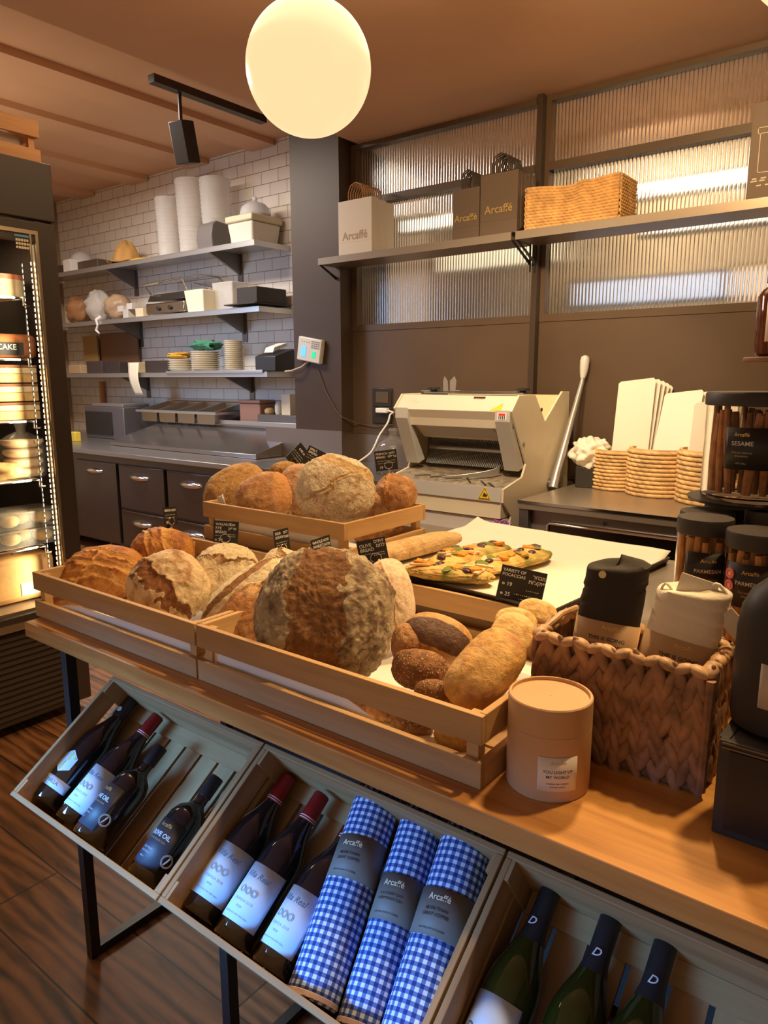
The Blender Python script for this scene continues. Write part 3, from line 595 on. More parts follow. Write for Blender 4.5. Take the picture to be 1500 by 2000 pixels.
def liner(x0, x1, y0, y1, z, hf, label, seed):
    mb = MB(); rnd = Vector((seed, 0, 0))
    def fn(u, v):
        x = x0+(x1-x0)*u; h = hf(u)
        if v < .45: s = v/.45; return (x, y0+.003*noise.noise(Vector((x*20, s*3, seed)))*s, z+h*(1-s))
        s = (v-.45)/.55; return (x, y0+(y1-y0)*s, z+.002+.003*abs(noise.noise(Vector((x*12, s*5, seed)))))
    mb.grid(fn, 40, 24); mb.build('baking_paper', white_paper, world=True, smooth=60, label=label, cat='paper', group='white baking paper lining the crates')
liner(-1.74, -1.165, .874, 1.32, .911, lambda u: max(.012, min(.056, .02+.07*u+.008*math.sin(9*u))), 'white baking paper lining the left bread crate', 1)
liner(-1.105, -.54, .874, 1.32, .911, lambda u: .07-.10*u if u < .1 else (.058 if u < .5 else max(.01, .058-.12*(u-.5)))+.004*math.sin(14*u), 'white baking paper lining the right bread crate', 2)
liner(-1.76, -1.24, 1.412, 1.73, 1.019, lambda u: .075+.006*math.sin(11*u), 'white baking paper lining the raised bread crate', 3)
c0 = Vector((-1.745, 1.42, 1.118))
mb = MB(); mb.grid(lambda u, v: (c0.x+.045*u-.01*v, c0.y+.01*math.sin(5*u), c0.z+.032*v*(1-.8*abs(u-.5))), 6, 6)
mb.build('paper_corner', white_paper, world=True, smooth=60, solid=.0006, label='white paper tip sticking up at the left end of the raised crate', cat='paper')
# ================================================================ BREADS
def bread_mat(name, skin, flour, famt, rip1, rip2, crack=9, cdark=.45, seeds=None, seedscale=260, rough=.72, fscale=7, spots=None):
    m = bpy.data.materials.new(name); m.use_nodes = True; nt = m.node_tree; b = nt.nodes['Principled BSDF']; L = nt.links.new
    tc = N(nt, 'TexCoord'); O = tc.outputs['Object']
    n1 = N(nt, 'TexNoise', Scale=float(fscale)*3.2, Detail=7., Roughness=.62); L(O, n1.inputs['Vector'])
    r1 = ramp(nt, [(max(0, .62-famt*.45), (0, 0, 0)), (min(1, .72-famt*.35), (1, 1, 1))]); L(n1.outputs['Fac'], r1.inputs['Fac'])
    n3 = N(nt, 'TexNoise', Scale=70., Detail=5.); L(O, n3.inputs['Vector'])
    r3 = ramp(nt, [(.3, [c*.62 for c in skin]), (.7, [min(1, c*1.25) for c in skin])]); L(n3.outputs['Fac'], r3.inputs['Fac'])
    col = mixc(nt, r1.outputs['Color'], r3.outputs['Color'], flour)
    if spots:
        ns = N(nt, 'TexNoise', Scale=11., Detail=3.); L(O, ns.inputs['Vector']); rs = ramp(nt, [(.54, (0, 0, 0)), (.68, (1, 1, 1))]); L(ns.outputs['Fac'], rs.inputs['Fac'])
        col = mixc(nt, rs.outputs['Color'], col, spots)
    n2 = N(nt, 'TexNoise', Scale=48., Detail=8., Roughness=.7); L(O, n2.inputs['Vector'])
    r2 = ramp(nt, [(.34, rip1), (.66, rip2)]); L(n2.outputs['Fac'], r2.inputs['Fac'])
    at_ = N(nt, 'Attribute', attribute_name='rip'); sp = N(nt, 'SeparateColor'); L(at_.outputs['Color'], sp.inputs[0])
    md = N(nt, 'Math', operation='MULTIPLY_ADD'); L(n2.outputs['Fac'], md.inputs[0]); md.inputs[1].default_value = .5; L(sp.outputs[0], md.inputs[2])
    rr = ramp(nt, [(.66, (0, 0, 0)), (.76, (1, 1, 1))]); L(md.outputs[0], rr.inputs['Fac'])
    col = mixc(nt, rr.outputs['Color'], col, r2.outputs['Color'])
    # fine dark cracks in the skin
    nw = N(nt, 'TexNoise', Scale=18., Detail=3.); L(O, nw.inputs['Vector']); ad = N(nt, 'VectorMath', operation='MULTIPLY_ADD'); L(nw.outputs['Color'], ad.inputs[0]); ad.inputs[1].default_value = (.05, .05, .05); L(O, ad.inputs[2])
    v = N(nt, 'TexVoronoi', Scale=float(crack)*4.2, feature='DISTANCE_TO_EDGE'); L(ad.outputs[0], v.inputs['Vector'])
    nm = N(nt, 'TexNoise', Scale=11., Detail=2.); L(O, nm.inputs['Vector']); ng = ramp(nt, [(.48, (0, 0, 0)), (.60, (1, 1, 1))]); L(nm.outputs['Fac'], ng.inputs['Fac'])
    va = N(nt, 'Math', operation='SUBTRACT'); va.inputs[0].default_value = 1; L(ng.outputs['Color'], va.inputs[1]); vb_ = N(nt, 'Math', operation='MULTIPLY_ADD'); L(va.outputs[0], vb_.inputs[0]); vb_.inputs[1].default_value = .06; L(v.outputs['Distance'], vb_.inputs[2])
    rc = ramp(nt, [(.003, (cdark, cdark, cdark)), (.022, (1, 1, 1))]); L(vb_.outputs[0], rc.inputs['Fac'])
    col = mixc(nt, 1., col, rc.outputs['Color'], 'MULTIPLY')
    h = N(nt, 'Math', operation='MULTIPLY_ADD'); L(n3.outputs['Fac'], h.inputs[0]); h.inputs[1].default_value = .7; L(n2.outputs['Fac'], h.inputs[2])
    h2 = N(nt, 'Math', operation='MULTIPLY_ADD'); L(rc.outputs['Color'], h2.inputs[0]); h2.inputs[1].default_value = .35; L(h.outputs[0], h2.inputs[2]); hh = h2
    if seeds:
        vs = N(nt, 'TexVoronoi', Scale=float(seedscale)); vs.inputs['Randomness'].default_value = .9; L(O, vs.inputs['Vector'])
        rs = ramp(nt, [(.25, (1, 1, 1)), (.42, (0, 0, 0))]); L(vs.outputs['Distance'], rs.inputs['Fac'])
        vc = N(nt, 'SeparateColor'); L(vs.outputs['Color'], vc.inputs[0]); g = N(nt, 'Math', operation='GREATER_THAN'); L(vc.outputs[0], g.inputs[0]); g.inputs[1].default_value = .35
        gm = N(nt, 'Math', operation='MULTIPLY'); L(g.outputs[0], gm.inputs[0]); L(rs.outputs['Color'], gm.inputs[1])
        col = mixc(nt, gm.outputs[0], col, seeds)
        h3 = N(nt, 'Math', operation='MULTIPLY_ADD'); L(gm.outputs[0], h3.inputs[0]); h3.inputs[1].default_value = .8; L(h2.outputs[0], h3.inputs[2]); hh = h3
    L(col, b.inputs['Base Color']); b.inputs['Roughness'].default_value = rough
    bp = N(nt, 'Bump', Strength=.85, Distance=.006); L(hh.outputs[0], bp.inputs['Height']); L(bp.outputs[0], b.inputs['Normal'])
    return m
golden = bread_mat('golden_crust', (.42, .145, .03), (.62, .27, .06), .45, (.62, .28, .06), (.82, .46, .14), 4, .8, rough=.5)
floury = bread_mat('floured_crust', (.34, .16, .06), (.84, .70, .46), .95, (.20, .09, .035), (.46, .24, .09), 7, .5)
walnut = bread_mat('walnut_crust', (.44, .20, .075), (.80, .62, .38), .60, (.17, .06, .02), (.38, .15, .045), 6, .55)
rye = bread_mat('rye_crust', (.17, .10, .055), (.46, .37, .24), .50, (.11, .042, .012), (.31, .14, .04), 8, .5)
ryebrown = bread_mat('brown_rye_crust', (.40, .17, .055), (.60, .36, .16), .25, (.22, .09, .03), (.5, .26, .09), 8, .5)
pinkish = bread_mat('pale_pink_crust', (.62, .37, .22), (.82, .64, .46), .65, (.62, .33, .15), (.75, .48, .27), 7, .75)
sesame = bread_mat('sesame_crust', (.46, .24, .07), (.55, .32, .12), .3, (.4, .2, .06), (.5, .28, .1), 5, .9, seeds=(.86, .62, .28), seedscale=270)
bran = bread_mat('bran_crust', (.46, .21, .075), (.66, .38, .18), .35, (.58, .25, .08), (.66, .33, .11), 6, .8, seeds=(.72, .48, .26), seedscale=330)
redbran = bread_mat('red_bran_crust', (.50, .25, .12), (.68, .42, .24), .4, (.4, .18, .06), (.55, .3, .12), 6, .8, seeds=(.66, .42, .24), seedscale=360)
bigwhite = bread_mat('grey_floured_crust', (.52, .33, .18), (.80, .68, .50), .62, (.58, .36, .16), (.78, .54, .28), 6, .62, seeds=(.72, .55, .30), seedscale=300)
darkbun = bread_mat('dark_centred_bun', (.58, .32, .10), (.68, .42, .16), .4, (.10, .045, .028), (.20, .10, .055), 3, .97, rough=.42)
seedroll = bread_mat('seeded_roll', (.26, .11, .04), (.44, .22, .08), .3, (.45, .26, .1), (.62, .4, .18), 5, .9, seeds=(.72, .50, .24), seedscale=210)
flat = bread_mat('flatbread_crust', (.74, .44, .13), (.86, .60, .26), .5, (.7, .4, .12), (.8, .5, .2), 2, 1, rough=.55, spots=(.46, .17, .05))
ciab = bread_mat('pale_roll_crust', (.68, .36, .085), (.80, .50, .17), .4, (.62, .33, .1), (.75, .48, .2), 2, 1, rough=.5, spots=(.40, .14, .05))
def loaf(name, label, c, w, h, d, m, rot=0, lean=35, turn=0, bands=(), seed=1, sq=.88, rough=.02, group=None, nu=110, nv=64, cat='bread', flatb=.75, world_face=None):
    """bands: (offset, angle, halfwidth, depth, wobble) laid on the upper face"""
    fh = Matrix.Rotation(math.radians(turn), 3, 'Z') @ (-_fh)
    n = fh*math.cos(math.radians(lean)) + _u*math.sin(math.radians(lean)); x = _u.cross(n).normalized(); y = n.cross(x).normalized()
    M = frame(c, x, y, n) @ R('Z', rot)
    mb = MB(); S0 = Vector((seed*3.7, seed*1.9, seed*.7)); rips = []
    def fn(u, v):
        a = 2*PI*u; b = PI*v; e = Vector((math.sin(b)*math.cos(a), math.sin(b)*math.sin(a), -math.cos(b)))
        px_, py_ = [math.copysign(abs(q)**sq, q) for q in (e.x, e.y)]; pz = e.z
        k = 1 + rough*2.4*noise.noise(e*1.6+S0) + rough*1.2*noise.noise(e*4.5+S0) + rough*.9*noise.noise(e*13+S0) + rough*.5*noise.noise(e*28+S0)
        rip = 0
        for (o_, th, hw, dp, wb) in bands:
            t = math.radians(th); dd = px_*math.cos(t)+py_*math.sin(t)-o_ + wb*noise.noise(Vector((px_*2.3, py_*2.3, seed+o_))) + wb*.5*noise.noise(Vector((px_*8, py_*8, seed)))
            ln = -px_*math.sin(t)+py_*math.cos(t); hwl = hw*max(0, 1-ln*ln)**.35
            if hwl > 1e-4 and pz > -.35:
                q = abs(dd)/hwl
                if q < 1: rip = max(rip, min(1, (1-q)*6)); k += dp*(q**4) - dp*.35*(1-q*q) + .25*dp*noise.noise(e*22+S0)
                elif q < 1.5: k += dp*(1.5-q)*2
        rips.append(rip)
        z = pz*k*d/2 if pz > 0 else pz*k*d/2*flatb
        return (px_*k*w/2, py_*k*h/2, z)
    mb.grid(fn, nu, nv, wrap=True)
    lay = mb.b.verts.layers.float_color.new('rip')
    mb.b.verts.ensure_lookup_table()
    for i, v in enumerate(mb.b.verts): r_ = rips[i]; v[lay] = (r_, r_, r_, 1)
    bm = mb.b; bmesh.ops.remove_doubles(bm, verts=bm.verts, dist=1e-5); bmesh.ops.recalc_face_normals(bm, faces=bm.faces)
    me = bpy.data.meshes.new(name); bm.to_mesh(me); bm.free(); me.materials.append(m); me.shade_smooth()
    return link(name, me, None, M, label, cat, group)
def bl(name, label, px, py, Y, wp, hp, d, m, **kw):
    c = atY(px, py, Y); s = px_m(c); return loaf(name, label, c, wp*s, hp*s, d, m, **kw)
G1, G2, G3 = 'loaves in the left crate', 'loaves in the right crate', 'loaves in the raised crate'
# left crate
bl('bread_loaf', 'golden brown scored loaf at the far left of the left crate', 200, 1126, 1.02, 168, 118, .16, golden, rot=18, lean=48, bands=((-.45, 62, .10, .05, .1), (-.05, 55, .11, .05, .12), (.35, 50, .10, .05, .1), (.0, 140, .06, .03, .1)), seed=1, group=G1)
bl('bread_loaf', 'golden round loaf at the back of the left crate below the grey price card', 318, 1080, 1.22, 122, 95, .16, golden, rot=-5, lean=45, bands=((-.25, 20, .14, .05, .12), (.3, 15, .14, .05, .12)), seed=2, group=G1)
bl('bread_loaf', 'brown crusty loaf with white floured patch at the front of the left crate', 328, 1150, .985, 150, 155, .15, walnut, rot=38, lean=40, bands=((-.12, 12, .27, .05, .3),), seed=3, rough=.03, group=G1)
bl('bread_loaf', 'white floured loaf with dark cracked seam in front of the walnut rye card', 437, 1130, 1.13, 128, 145, .15, floury, rot=-18, lean=38, bands=((.28, 100, .07, .06, .25),), seed=4, rough=.03, group=G1)
bl('bread_loaf', 'long floured loaf with two brown slashes leaning at the right end of the left crate', 488, 1162, 1.045, 96, 205, .11, floury, rot=-50, lean=42, bands=((-.35, 8, .2, .06, .1), (.45, 8, .16, .06, .1)), seed=5, sq=.95, group=G1)
bl('bread_loaf', 'small floured loaf tip behind the long slashed loaf at the crate divider', 556, 1112, 1.22, 90, 75, .12, floury, rot=-20, lean=40, bands=((.1, 40, .15, .05, .2),), seed=6, group=G1)
bl('bread_loaf', 'dark loaf seen low between the slats at the left of the left crate', 150, 1183, .94, 150, 60, .07, ryebrown, rot=-12, lean=70, seed=7, group=G1, nu=48, nv=28)
bl('bread_loaf', 'brown loaf seen low between the slats at the right of the left crate', 287, 1228, .935, 120, 50, .06, ryebrown, rot=-12, lean=70, seed=8, group=G1, nu=48, nv=28)
# right crate
bl('bread_loaf', 'rough brown loaf leaning at the left end of the right crate', 470, 1225, .99, 105, 200, .12, ryebrown, rot=-33, lean=30, seed=10, rough=.03, group=G2)
bl('bread_loaf', 'giant dark rye loaf standing upright in the middle of the right crate', 635, 1205, 1.00, 262, 262, .17, rye, rot=-6, lean=28, bands=((-.09, 4, .42, .05, .17),), seed=11, rough=.035, sq=.82, nu=200, nv=110, group=G2)
bl('bread_loaf', 'pale pinkish loaf behind the giant rye loaf beneath the olive bread card', 762, 1168, 1.19, 92, 155, .11, pinkish, rot=8, lean=25, bands=((-.1, 10, .12, .04, .1),), seed=12, group=G2)
bl('bread_loaf', 'round bun with smooth dark brown top in the right crate', 855, 1248, 1.06, 140, 95, .09, darkbun, rot=-22, lean=45, bands=((-.18, 88, .60, .01, .06),), seed=13, rough=.008, group=G2)
bl('bread_roll', 'golden seeded bun tucked between the rye loaf and the dark topped bun', 800, 1262, 1.03, 72, 90, .09, bran, rot=5, lean=45, seed=14, group=G2)
bl('bread_roll', 'dark multigrain roll crusted with seeds in the right crate', 822, 1310, .98, 118, 78, .09, seedroll, rot=-12, lean=45, seed=15, group=G2)
bl('bread_roll', 'lower seeded roll pressed against the front slat of the right crate', 852, 1360, .93, 90, 55, .07, seedroll, rot=-15, lean=50, seed=16, group=G2)
bl('flatbread', 'long golden flatbread with brown spots at the front right of the right crate', 948, 1308, .965, 116, 190, .08, ciab, rot=-42, lean=48, seed=17, rough=.010, sq=.74, group=G2)
bl('flatbread', 'round pale flatbread behind the long golden flatbread', 1000, 1240, 1.10, 85, 100, .04, flat, rot=-30, lean=48, seed=18, rough=.01, group=G2)
bl('flatbread', 'small round flatbread at the back right of the right crate', 1008, 1215, 1.19, 82, 62, .035, flat, rot=-10, lean=50, seed=19, rough=.01, group=G2)
bl('flatbread', 'round flatbread furthest back at the right corner of the right crate', 1050, 1198, 1.255, 78, 60, .035, flat, rot=-20, lean=45, seed=20, rough=.01, group=G2)
for i, (px, py, wp, hp, m, lb) in enumerate(((700, 1372, 62, 46, seedroll, 'first seeded roll from the left in the slat gap of the right crate'), (748, 1392, 70, 44, ryebrown, 'dark roll in the slat gap between two seeded rolls'), (806, 1408, 88, 58, seedroll, 'larger seeded roll in the slat gap near the pale baguette end'), (890, 1440, 88, 58, ciab, 'pale baguette end in the slat gap at the right corner'), (655, 1345, 90, 60, ryebrown, 'brown loaf bottom in the slat gap below the giant rye loaf'), (540, 1305, 130, 60, rye, 'dark grey loaf bottom in the slat gap below the giant rye loaf'), (460, 1290, 80, 50, ryebrown, 'brown loaf bottom in the slat gap at the left of the right crate'))):
    bl('bread_roll', lb, px, py, .925, wp, hp, .06, m, rot=-20, lean=55, seed=30+i, group='rolls seen through the slats of the right crate', nu=56, nv=32)
# raised crate
bl('bread_loaf', 'loaf thickly coated in sesame at the left of the raised crate', 462, 960, 1.54, 130, 105, .15, sesame, rot=33, lean=42, seed=40, group=G3)
bl('bread_loaf', 'brown bran loaf with smooth right side beside the sesame coated loaf', 518, 972, 1.50, 118, 102, .13, bran, rot=25, lean=42, bands=((.62, -18, .3, .012, .04),), seed=41, group=G3)
bl('bread_loaf', 'sesame loaf peeking out at the back left of the raised crate', 556, 925, 1.66, 62, 40, .10, sesame, rot=10, lean=42, seed=42, group=G3)
bl('bread_loaf', 'reddish brown loaf between the bran loaf and the big round loaf', 590, 955, 1.60, 85, 110, .12, redbran, rot=15, lean=42, seed=43, group=G3)
bl('bread_loaf', 'big round floured loaf standing highest in the raised crate', 655, 958, 1.50, 156, 142, .13, bigwhite, rot=-12, lean=22, bands=((-.05, -48, .045, .05, .12), (.62, 75, .16, .03, .08)), seed=44, sq=.92, nu=150, nv=90, group=G3)
bl('bread_loaf', 'seed dusted loaf with pale split at the right end of the raised crate', 772, 968, 1.71, 84, 84, .13, bran, rot=-20, lean=42, bands=((-.35, 12, .12, .05, .1),), seed=45, group=G3)
bl('bread_loaf', 'flat brown loaf lying low right of the big round loaf', 733, 990, 1.66, 108, 44, .10, redbran, rot=4, lean=50, bands=((.2, 80, .25, .03, .1),), seed=46, group=G3)
bl('bread_loaf', 'dark loaf seen through the side slats of the raised crate', 738, 1040, 1.64, 100, 40, .07, ryebrown, rot=10, lean=50, seed=47, group=G3, nu=48, nv=28)
# ---------------------------------------------------------------- focaccia tray
t = thing('baking_tray', 'dark baking tray on the rear counter covered with white paper', 'tray', (-.88, 1.66, 1.009))
trM = Tm(-.885, 1.665, 0) @ R('Z', -5)
mb = MB(); W2, D2 = .30, .285
prof = [(W2, D2, 1.010), (W2+.014, D2+.014, 1.028), (W2+.019, D2+.019, 1.028), (W2+.012, D2+.012, 1.0085)]
V = [[mb.b.verts.new(trM @ Vector((sx*a, sy*b, z))) for sx, sy in ((-1, -1), (1, -1), (1, 1), (-1, 1))] for a, b, z in prof]
for q in range(3):
    for e in range(4): mb.b.faces.new((V[q][e], V[q][(e+1) % 4], V[q+1][(e+1) % 4], V[q+1][e]))
mb.b.faces.new(V[0]); mb.b.faces.new(V[3]); mb.build('tray_body', mat('tray_black', (.05, .04, .035), .35, .6), t, world=True, smooth=0)
mb = MB(); mb.grid(lambda u, v: trM @ Vector((-.315+.63*u, -.285+.60*v, 1.0195+.004*noise.noise(Vector((u*5, v*5, 3)))+(.022*max(0, (v-.88)/.12)) + (.012*max(0, (.06-u)/.06)))), 40, 36)
mb.build('baking_paper', mat('tray_paper', (.74, .70, .63), .7), world=True, smooth=60, solid=.0008, label='white baking paper on the focaccia tray', cat='paper')
def long_bread(name, label, p0, p1, w, d, m, seed, z=1.026, **kw):
    a, b = atZ(p0[0], p0[1], z+d*.4), atZ(p1[0], p1[1], z+d*.4); c = (a+b)/2; v = b-a; L_ = v.length
    mb_turn = math.degrees(math.atan2(v.y, v.x))
    o = loaf(name, label, (c.x, c.y, z+d*.30), L_, w, d, m, rot=0, lean=90, seed=seed, **kw)
    o.matrix_world = Tm(c.x, c.y, z+d*.36) @ R('Z', mb_turn); WM[o.name] = o.matrix_world.copy(); return o, L_
long_bread('baguette', 'long sesame covered baguette on the paper beside the focaccias', (712, 1092), (898, 1046), .082, .055, bread_mat('sesame_baguette', (.72, .42, .16), (.82, .55, .26), .5, (.7, .4, .14), (.8, .5, .2), 3, .95, seeds=(.88, .68, .40), seedscale=330), 50, sq=.7, rough=.02)
foc = bread_mat('focaccia_dough', (.66, .38, .08), (.80, .56, .18), .5, (.30, .32, .04), (.60, .46, .08), 2, 1, rough=.45, spots=(.25, .24, .03))
orange = mat('roast_pumpkin', (.85, .30, .03), .45, bump=.3); purple = mat('olive_purple', (.07, .022, .04), .35, bump=.4); onion = mat('roast_onion', (.82, .62, .36), .4); herb = mat('pesto_green', (.16, .20, .02), .6, bump=.5)
def focaccia(label, p0, p1, w, seed):
    o, L_ = long_bread('focaccia', label, p0, p1, w, .040, foc, seed, sq=.75, rough=.035, group='focaccias on the tray')
    r = random.Random(seed)
    for i in range(20):
        k = i % 4; x = (r.random()-.5)*L_*.78; y = (r.random()-.5)*w*.52; z = .0165+.003*r.random()
        mb = MB()
        if k == 0: mb.box(-.014, .014, -.010, .010, -.003, .006); nm, mm = 'pumpkin_piece', orange
        elif k == 1: mb.ball(.010, None, 12, 8, 1.5, 1, .6); nm, mm = 'olive_slice', purple
        elif k == 2: mb.box(-.024, .024, -.006, .006, -.001, .003); nm, mm = 'onion_strip', onion
        else: mb.ball(.015, None, 10, 6, 1.7, 1, .2); nm, mm = 'herb_patch', herb
        mb.build(nm, mm, o, Tm(x, y, z) @ R('Z', r.uniform(0, 180)) @ R('X', r.uniform(-15, 15)), bevel=.002 if k == 0 else 0, smooth=60)
focaccia('left focaccia with pumpkin and olives nearest the baguette', (840, 1106), (985, 1066), .115, 61)
focaccia('front focaccia with curved yellow edge nearest the table', (792, 1108), (962, 1128), .10, 62)
focaccia('right focaccia with browned tip behind the focaccia price card', (912, 1116), (1068, 1076), .105, 63)
# ---------------------------------------------------------------- price cards
card_m = mat('chalk_card', (.022, .020, .020), .45)
def card(label, px, py, Y, w, h, yaw, roll, lines, scrib=(), ring=(0, -.5), stem=.03, lean=8):
    c = atY(px, py, Y); n = Matrix.Rotation(math.radians(yaw), 3, 'Z') @ (-_fh); x = _u.cross(n).normalized()
    M = frame(c, x, _u, n) @ R('Z', roll) @ R('X', -lean)
    t = thing('price_card', label, 'price card', M=M, group='black chalk price cards')
    b = MB().box(-w/2, w/2, -h/2, h/2, -.0012, 0).build('card_board', card_m, t, smooth=0)
    text(lines, chalk, Tm(0, 0, .0004), b, align='LEFT')
    if scrib:
        mb = MB()
        for i, (x0, x1, y, hh, n_) in enumerate(scrib): strokes(px+i, x0, x1, y, hh, n_, mb)
        mb.build('chalk_writing', chalk, b, Tm(0, 0, .0002), smooth=0)
    if ring:
        rx, ry = ring[0]*w, ring[1]*h+.012
        MB().tube([(rx+.0125*math.cos(a*PI/10), ry+.0105*math.sin(a*PI/10), .0025) for a in range(20)], .0009, 6, closed=True).tube([(rx, ry-.0105, .002), (rx, ry-.0105-stem, .001)], .0009, 6).build('wire_clip', chrome, t)
    return t
S_ = lambda w, h, *a: a
w, h = .054, .052
card('black walnut rye price card standing on the floured loaf', 441, 1039, 1.18, .064, .056, 0, -4, [('WALNUT', .0095, -.027, .019), ('RYE', .0095, -.027, .009), ('BREAD', .0095, -.027, -.001), ('24', .011, -.018, -.021), ('אגוזי', .010, .006, .019), ('שיפון', .010, .006, .009), ('₪', .007, -.027, -.021)], ((-.027, -.010, -.010, .002, 5), (.004, .026, -.006, .0022, 7), (.006, .026, -.011, .0022, 7)))
card('grey looking price card seen edge-on above the golden round loaf', 333, 1008, 1.27, .058, .054, 66, -6, [('BREAD', .009, -.024, .017), ('לחם', .010, .006, .017), ('18', .01, -.022, -.018)], ((-.022, .022, .004, .002, 9), (-.022, .020, -.004, .002, 9)))
card('grey turned price card above the long slashed loaf', 551, 1057, 1.24, .062, .060, 62, -2, [('SOUR', .009, -.026, .021), ('DOUGH', .009, -.026, .011), ('22', .01, -.026, -.02), ('לחם', .010, .008, .021), ('שאור', .010, .008, .010)], ((-.024, .024, -.002, .002, 9), (-.024, .02, -.008, .002, 8)))
card('black whole wheat price card turned left behind the giant rye loaf', 629, 1073, 1.24, .066, .058, 52, 3, [('WHOLE', .0095, -.029, .020), ('WHEAT', .0095, -.029, .010), ('BREAD', .0095, -.029, .000), ('חיטה', .010, .006, .020), ('מלאה', .010, .006, .009)], ((-.026, .026, -.010, .0022, 10), (-.026, .024, -.016, .0022, 9)))
card('black olive bread price card standing on the pale pinkish loaf', 728, 1078, 1.22, .066, .058, -8, 13, [('OLIVE', .0105, -.028, .016), ('BREAD', .0105, -.028, .006), ('26', .012, -.020, -.021), ('זיתים', .011, .006, .022), ('לחם', .011, .010, .012), ('₪', .007, -.028, -.021)], ((-.027, .028, -.003, .0022, 13), (.002, .028, -.008, .0022, 6)), ring=(.08, -.45))
card('black variety of focaccias price card leaning on the tray', 1018, 1146, 1.37, .098, .079, -12, -10, [('VARIETY OF', .0092, -.045, .030), ('FOCACCIAS', .0092, -.045, .020), ('19', .012, -.032, .000), ('25', .012, -.032, -.022), ('₪', .008, -.042, .000), ('₪', .008, -.042, -.022), ('מבחר', .0115, .020, .026), ("פוקצ'ות", .0115, .013, .014)], ((.012, .040, -.006, .0026, 7), (-.012, .042, -.018, .003, 12), (.0, .042, -.027, .003, 10)), ring=None)
card('black price card tilted steeply at the back left of the raised crate', 584, 893, 1.70, .066, .075, 30, -52, [('RYE', .010, -.02, .02), ('לחם', .010, .0, .02)], ((-.03, .03, .005, .0026, 10), (-.03, .028, -.003, .0026, 10), (-.03, .02, -.012, .0026, 8)))
card('black spelt bread price card behind the big round loaf', 618, 897, 1.70, .080, .062, 10, -28, [('SPELT', .010, -.034, .022), ('BREAD', .010, -.034, .012), ('24', .011, -.022, -.020)], ((-.034, .030, .002, .0026, 12), (-.034, .02, -.006, .0026, 10)))
card('black french bread price card at the right of the big round loaf', 754, 899, 1.70, .068, .060, -12, 8, [('FRENCH', .0095, -.030, .020), ('BREAD', .0095, -.030, .010), ('19', .011, -.022, -.021), ('לחם', .010, .010, .020), ('צרפתי', .010, .006, .010)], ((-.028, .030, -.001, .0026, 13), (-.026, .030, -.008, .0026, 12)), ring=(.1, -.45))
# ================================================================ BREAD SLICER
sl = thing('bread_slicer', 'cream enamelled bread slicing machine with grey posts and blade rows', 'bread slicer', (-2.07, 3.5, 0))
XR, XL = -1.70, -2.435
prof = [(3.299, 1.410), (3.477, 1.410), (3.603, 1.266), (3.809, 1.421), (3.901, 1.419), (3.93, .9), (3.93, .02), (3.25, .02), (3.234, .731), (3.247, .803), (3.16, .882), (3.163, .951), (3.358, .991), (3.396, 1.055), (3.224, 1.332)]
for x0, x1 in ((XR-.012, XR), (XL, XL+.012)):
    MB().prism(prof, x0, x1, 'x').build('side_panel', cream_p, sl, world=True, smooth=0, bevel=.002)
a, b = XL+.012, XR-.012
MB().prism([(3.302, 1.405), (3.47, 1.405), (3.47, 1.28), (3.26, 1.24), (3.25, 1.285), (3.228, 1.33)], a, b, 'x').build('front_hood', mat('hood_cream', (.70, .62, .48), .35), sl, world=True, smooth=0, bevel=.003)
MB().prism([(3.228, 1.338), (3.262, 1.272), (3.40, 1.04), (3.34, 1.02), (3.225, 1.28)], a-.0, a+.085, 'x').build('front_post', grey_p, sl, world=True, smooth=0, bevel=.003)
MB().prism([(3.228, 1.338), (3.262, 1.272), (3.40, 1.04), (3.34, 1.02), (3.225, 1.28)], b-.085, b, 'x').build('front_post', grey_p, sl, world=True, smooth=0, bevel=.003)
MB().prism([(3.262, 1.265), (3.275, 1.272), (3.40, 1.18), (3.39, 1.168)], a+.086, b-.086, 'x').build('hood_apron', mat('apron_cream', (.62, .53, .36), .35), sl, world=True, smooth=0)
MB().prism([(3.2585, 1.262), (3.263, 1.266), (3.375, 1.184), (3.372, 1.180)], a+.14, b-.13, 'x').build('apron_plate', mat('apron_grey', (.48, .45, .41), .35), sl, world=True, smooth=0)
MB().box(a, b, 3.55, 3.58, .95, 1.33).build('inner_back', mat('slicer_dark', (.22, .18, .13), .5), sl, world=True, smooth=0)
for (ya, za, yb, zb, m_) in ((3.43, 1.20, 3.49, 1.12, steel), (3.46, 1.10, 3.40, 1.02, steel)):
    mb = MB()
    for i in range(48):
        x = a+.09+(b-a-.18)*i/47; mb.hexa([(x, ya, za), (x+.005, ya, za), (x+.005, ya+.02, za), (x, ya+.02, za), (x, yb, zb), (x+.005, yb, zb), (x+.005, yb+.02, zb), (x, yb+.02, zb)])
    mb.build('blade_row', m_, sl, world=True, smooth=0)
MB().tube([(a+.08, 3.46, 1.105), (b-.08, 3.46, 1.105)], .012, 10).build('blade_bar', steel, sl, world=True)
crumb = mat('crumbed_steel', (.36, .29, .20), .5, .4, bump=.8, bscale=90, var=.4, vscale=30)
MB().prism([(3.165, .95), (3.36, .985), (3.56, 1.01), (3.56, .99), (3.165, .938)], a, b, 'x').build('feed_table', crumb, sl, world=True, smooth=0)
mb = MB()
for i, (x, y, r_) in enumerate(((-2.25, 3.25, 25), (-2.15, 3.25, 25), (-2.05, 3.25, 22), (-1.95, 3.24, -48), (-1.85, 3.22, -45), (-1.79, 3.20, -42))):
    mb.box(-.045, .045, -.004, .004, 0, .002, Tm(x, y, .953+(y-3.165)*.18+.0012) @ R('X', 10) @ R('Z', r_))
mb.build('table_slots', black_p, sl, world=True, smooth=0)
